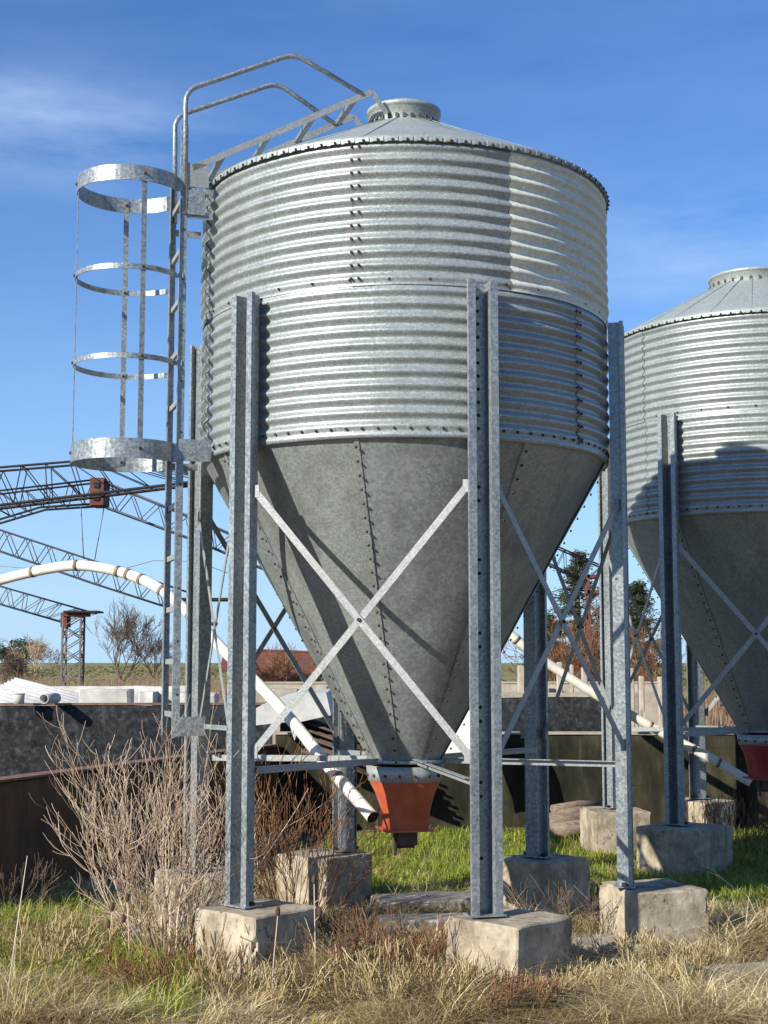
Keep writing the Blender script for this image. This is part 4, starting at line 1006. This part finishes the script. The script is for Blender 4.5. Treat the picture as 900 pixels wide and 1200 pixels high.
mb = MB(); mb.tint = .8; mb.tube([A(8, 1175, 7.2), A(18, 1100, 7.22), A(32, 1003, 7.25)], [.004, .0035, .002], 5); o = mb.obj('dry_stalk', M['twig'], tint=True); tag(o, 'single tall pale stalk at the lower left edge', 'weed')
# old wire looped round the right footing
mb = MB(); c_ = Vector((*mp_(1, .0, 0), 0)); mb.tube([c_+Vector((-.02, -.1, .40)), c_+Vector((-.03, -.22, .36)), c_+Vector((-.045, -.30, .16)), c_+Vector((-.07, -.34, -.02))], .004, 5); tag(mb.obj('twine', M['twig'], tint=True), 'pale twine hanging from the foot of the right post', 'twine')

# ---------------------------------------------------------------- grass
def blades(name, pos, hgt, wid, bend, m, tint, label, az=None):
    n = len(pos); a = RNG.uniform(0, 2*np.pi, n) if az is None else az
    dx, dy = np.cos(a), np.sin(a); sxv, syv = -np.sin(a+RNG.normal(0, .6, n)), np.cos(a+RNG.normal(0, .6, n))
    V = np.zeros((n, 7, 3), np.float32); b0 = np.stack([pos[:, 0], pos[:, 1], pos[:, 2]], 1)
    for j, f in enumerate((0, .4, .75, 1.0)):
        off = bend*f**1.8*hgt; up = hgt*(f-.38*np.minimum(bend, 1.6)*f**2.2)
        c = b0+np.stack([dx*off, dy*off, up], 1); ww = wid*(1-f*.55)
        if j < 3:
            V[:, 2*j] = c-np.stack([sxv*ww, syv*ww, 0*ww], 1)/2; V[:, 2*j+1] = c+np.stack([sxv*ww, syv*ww, 0*ww], 1)/2
        else: V[:, 6] = c
    me = bpy.data.meshes.new(name); me.vertices.add(n*7); me.vertices.foreach_set('co', V.reshape(-1))
    idx = np.arange(n)[:, None]*7
    quads = np.concatenate([idx+np.array([[0, 1, 3, 2]]), idx+np.array([[2, 3, 5, 4]])], 1); tri = idx+np.array([[4, 5, 6]])
    loops = np.concatenate([quads, tri], 1).reshape(-1)
    me.loops.add(n*11); me.loops.foreach_set('vertex_index', loops.astype(np.int32))
    me.polygons.add(n*3); st = (np.arange(n)[:, None]*11+np.array([[0, 4, 8]])).reshape(-1); me.polygons.foreach_set('loop_start', st.astype(np.int32))
    me.update(calc_edges=True); me.validate()
    at_ = me.attributes.new('tint', 'FLOAT', 'POINT'); at_.data.foreach_set('value', np.repeat(np.clip(tint, 0, 1), 7).astype(np.float32))
    me.materials.append(m); o = bpy.data.objects.new(name, me); C.objects.link(o); return tag(o, label, 'grass', kind='stuff')
def fnoise(x, y, s, seed): 
    return np.array([mnoise.noise((float(a)*s+seed, float(b_)*s, seed)) for a, b_ in zip(x, y)])
def keep_mask(x, y):
    k = np.ones(len(x), bool)
    for cx, cy, r_ in FOOT: k &= (np.abs(x-cx)+np.abs(y-cy) > r_*1.25) | ((x-cx)**2+(y-cy)**2 > (r_*.9)**2)
    # not through the running wall on the left
    k &= ~((y > 9.7) & (x < -3.45+(y-9.9)*.373+.14))
    k &= y < 15.75
    return k
def sample(n, ymin, ymax, tmin=-.36, tmax=.52, pw=1.0):
    y = ymin+(ymax-ymin)*RNG.random(n)**pw; x = RNG.uniform(tmin, tmax, n)*y; return x, y
def greenness(x, y):  # noqa
    """where the living grass grows, in ground coordinates"""
    g_ = np.zeros(len(x))
    g_ += 1.0*np.exp(-((x+2.4)/1.0)**2-((y-9.9)/1.1)**2)           # left lawn
    g_ += np.where((y > 11.0) & (y < 15.5), 1.0, 0)*(x > -.6)             # strip behind the silo
    g_ += .60*((x < -.7) & (y < 9.2))
    g_ += 1.0*np.exp(-((x-3.6)/1.3)**2-((y-11.3)/1.3)**2)              # right, in the shade
    g_ -= .9*np.exp(-((x-.6)/1.0)**2-((y-10.2)/.9)**2)                 # bare floor under the silo
    g_ += .42*fnoise(x, y, 1.1, 3.0)+.25*fnoise(x, y, 3.5, 8.0)
    return g_
def gzv(x, y): return np.array([gz(float(a), float(b_)) for a, b_ in zip(x, y)])
x, y = sample(230000, 7.2, 15.7, pw=1.25); k = keep_mask(x, y); x, y = x[k], y[k]
gr = greenness(x, y); k = RNG.random(len(x)) < np.clip((gr-.25)*1.3, .015, 1); x, y = x[k], y[k]; n = len(x)
hh = RNG.uniform(.06, .17, n)*np.where((x < -1) & (y < 10.5), 1.15, .78)*np.clip(1+.9*fnoise(x, y, 2.2, 61.0), .5, 1.5); 
blades('green_grass', np.stack([x, y, gzv(x, y)-.01], 1), hh, RNG.uniform(.004, .009, n), RNG.uniform(.15, 1.2, n), M['grass'], np.clip(RNG.normal(.5, .25, n)+np.where(y < 9.2, .12, 0), 0, 1), 'short green grass on the left and in the strip behind the footings')
# dry grass grows in tufts
cx, cy = sample(18500, 7.1, 12.6, pw=1.2); k = keep_mask(cx, cy); cx, cy = cx[k], cy[k]; gr = greenness(cx, cy)
bare = np.exp(-((cx-2.35)/.75)**2-((cy-8.75)/.45)**2)+np.exp(-((cx-1.15)/.35)**2-((cy-9.2)/.3)**2)+.8*np.exp(-((cx-.1)/.5)**2-((cy-9.4)/.5)**2)
pd = np.clip(1.0-.6*gr-.95*bare+.25*fnoise(cx, cy, 2.6, 51.0), .05, 1)*np.where(cy > 9.7, .45, 1); k = RNG.random(len(cx)) < pd; cx, cy = cx[k], cy[k]
m_ = 26; nn = len(cx); cs = RNG.uniform(.55, 1.25, nn); ct = RNG.normal(.52, .17, nn); cb = RNG.uniform(.7, 2.1, nn); caz = RNG.uniform(0, 2*np.pi, nn)
X = np.repeat(cx, m_)+RNG.normal(0, .035, nn*m_); Y = np.repeat(cy, m_)+RNG.normal(0, .035, nn*m_); k = keep_mask(X, Y)
az = np.where(RNG.random(nn*m_) < .45, np.repeat(caz, m_)+RNG.normal(0, .5, nn*m_), RNG.uniform(0, 2*np.pi, nn*m_))
pn = fnoise(cx, cy, 1.6, 21.0); cs = cs*np.clip(.9+1.35*pn, .35, 2.0); ct = ct+.42*fnoise(cx, cy, .9, 33.0)-.03+.15*fnoise(cx, cy, 5, 37.0)
hh = RNG.uniform(.06, .22, nn*m_)*np.repeat(cs, m_)*np.where(Y > 9.7, .6, 1)*np.where(RNG.random(nn*m_) < .06, 1.6, 1)
tt = np.repeat(ct, m_)+RNG.normal(0, .24, nn*m_); bd = np.repeat(cb, m_)*RNG.uniform(.5, 1.4, nn*m_)
blades('dry_grass', np.stack([X, Y, gzv(X, Y)-.01], 1)[k], hh[k], RNG.uniform(.003, .0065, nn*m_)[k], bd[k], M['straw'], tt[k], 'dry straw coloured grass in tufts across the foreground', az[k])
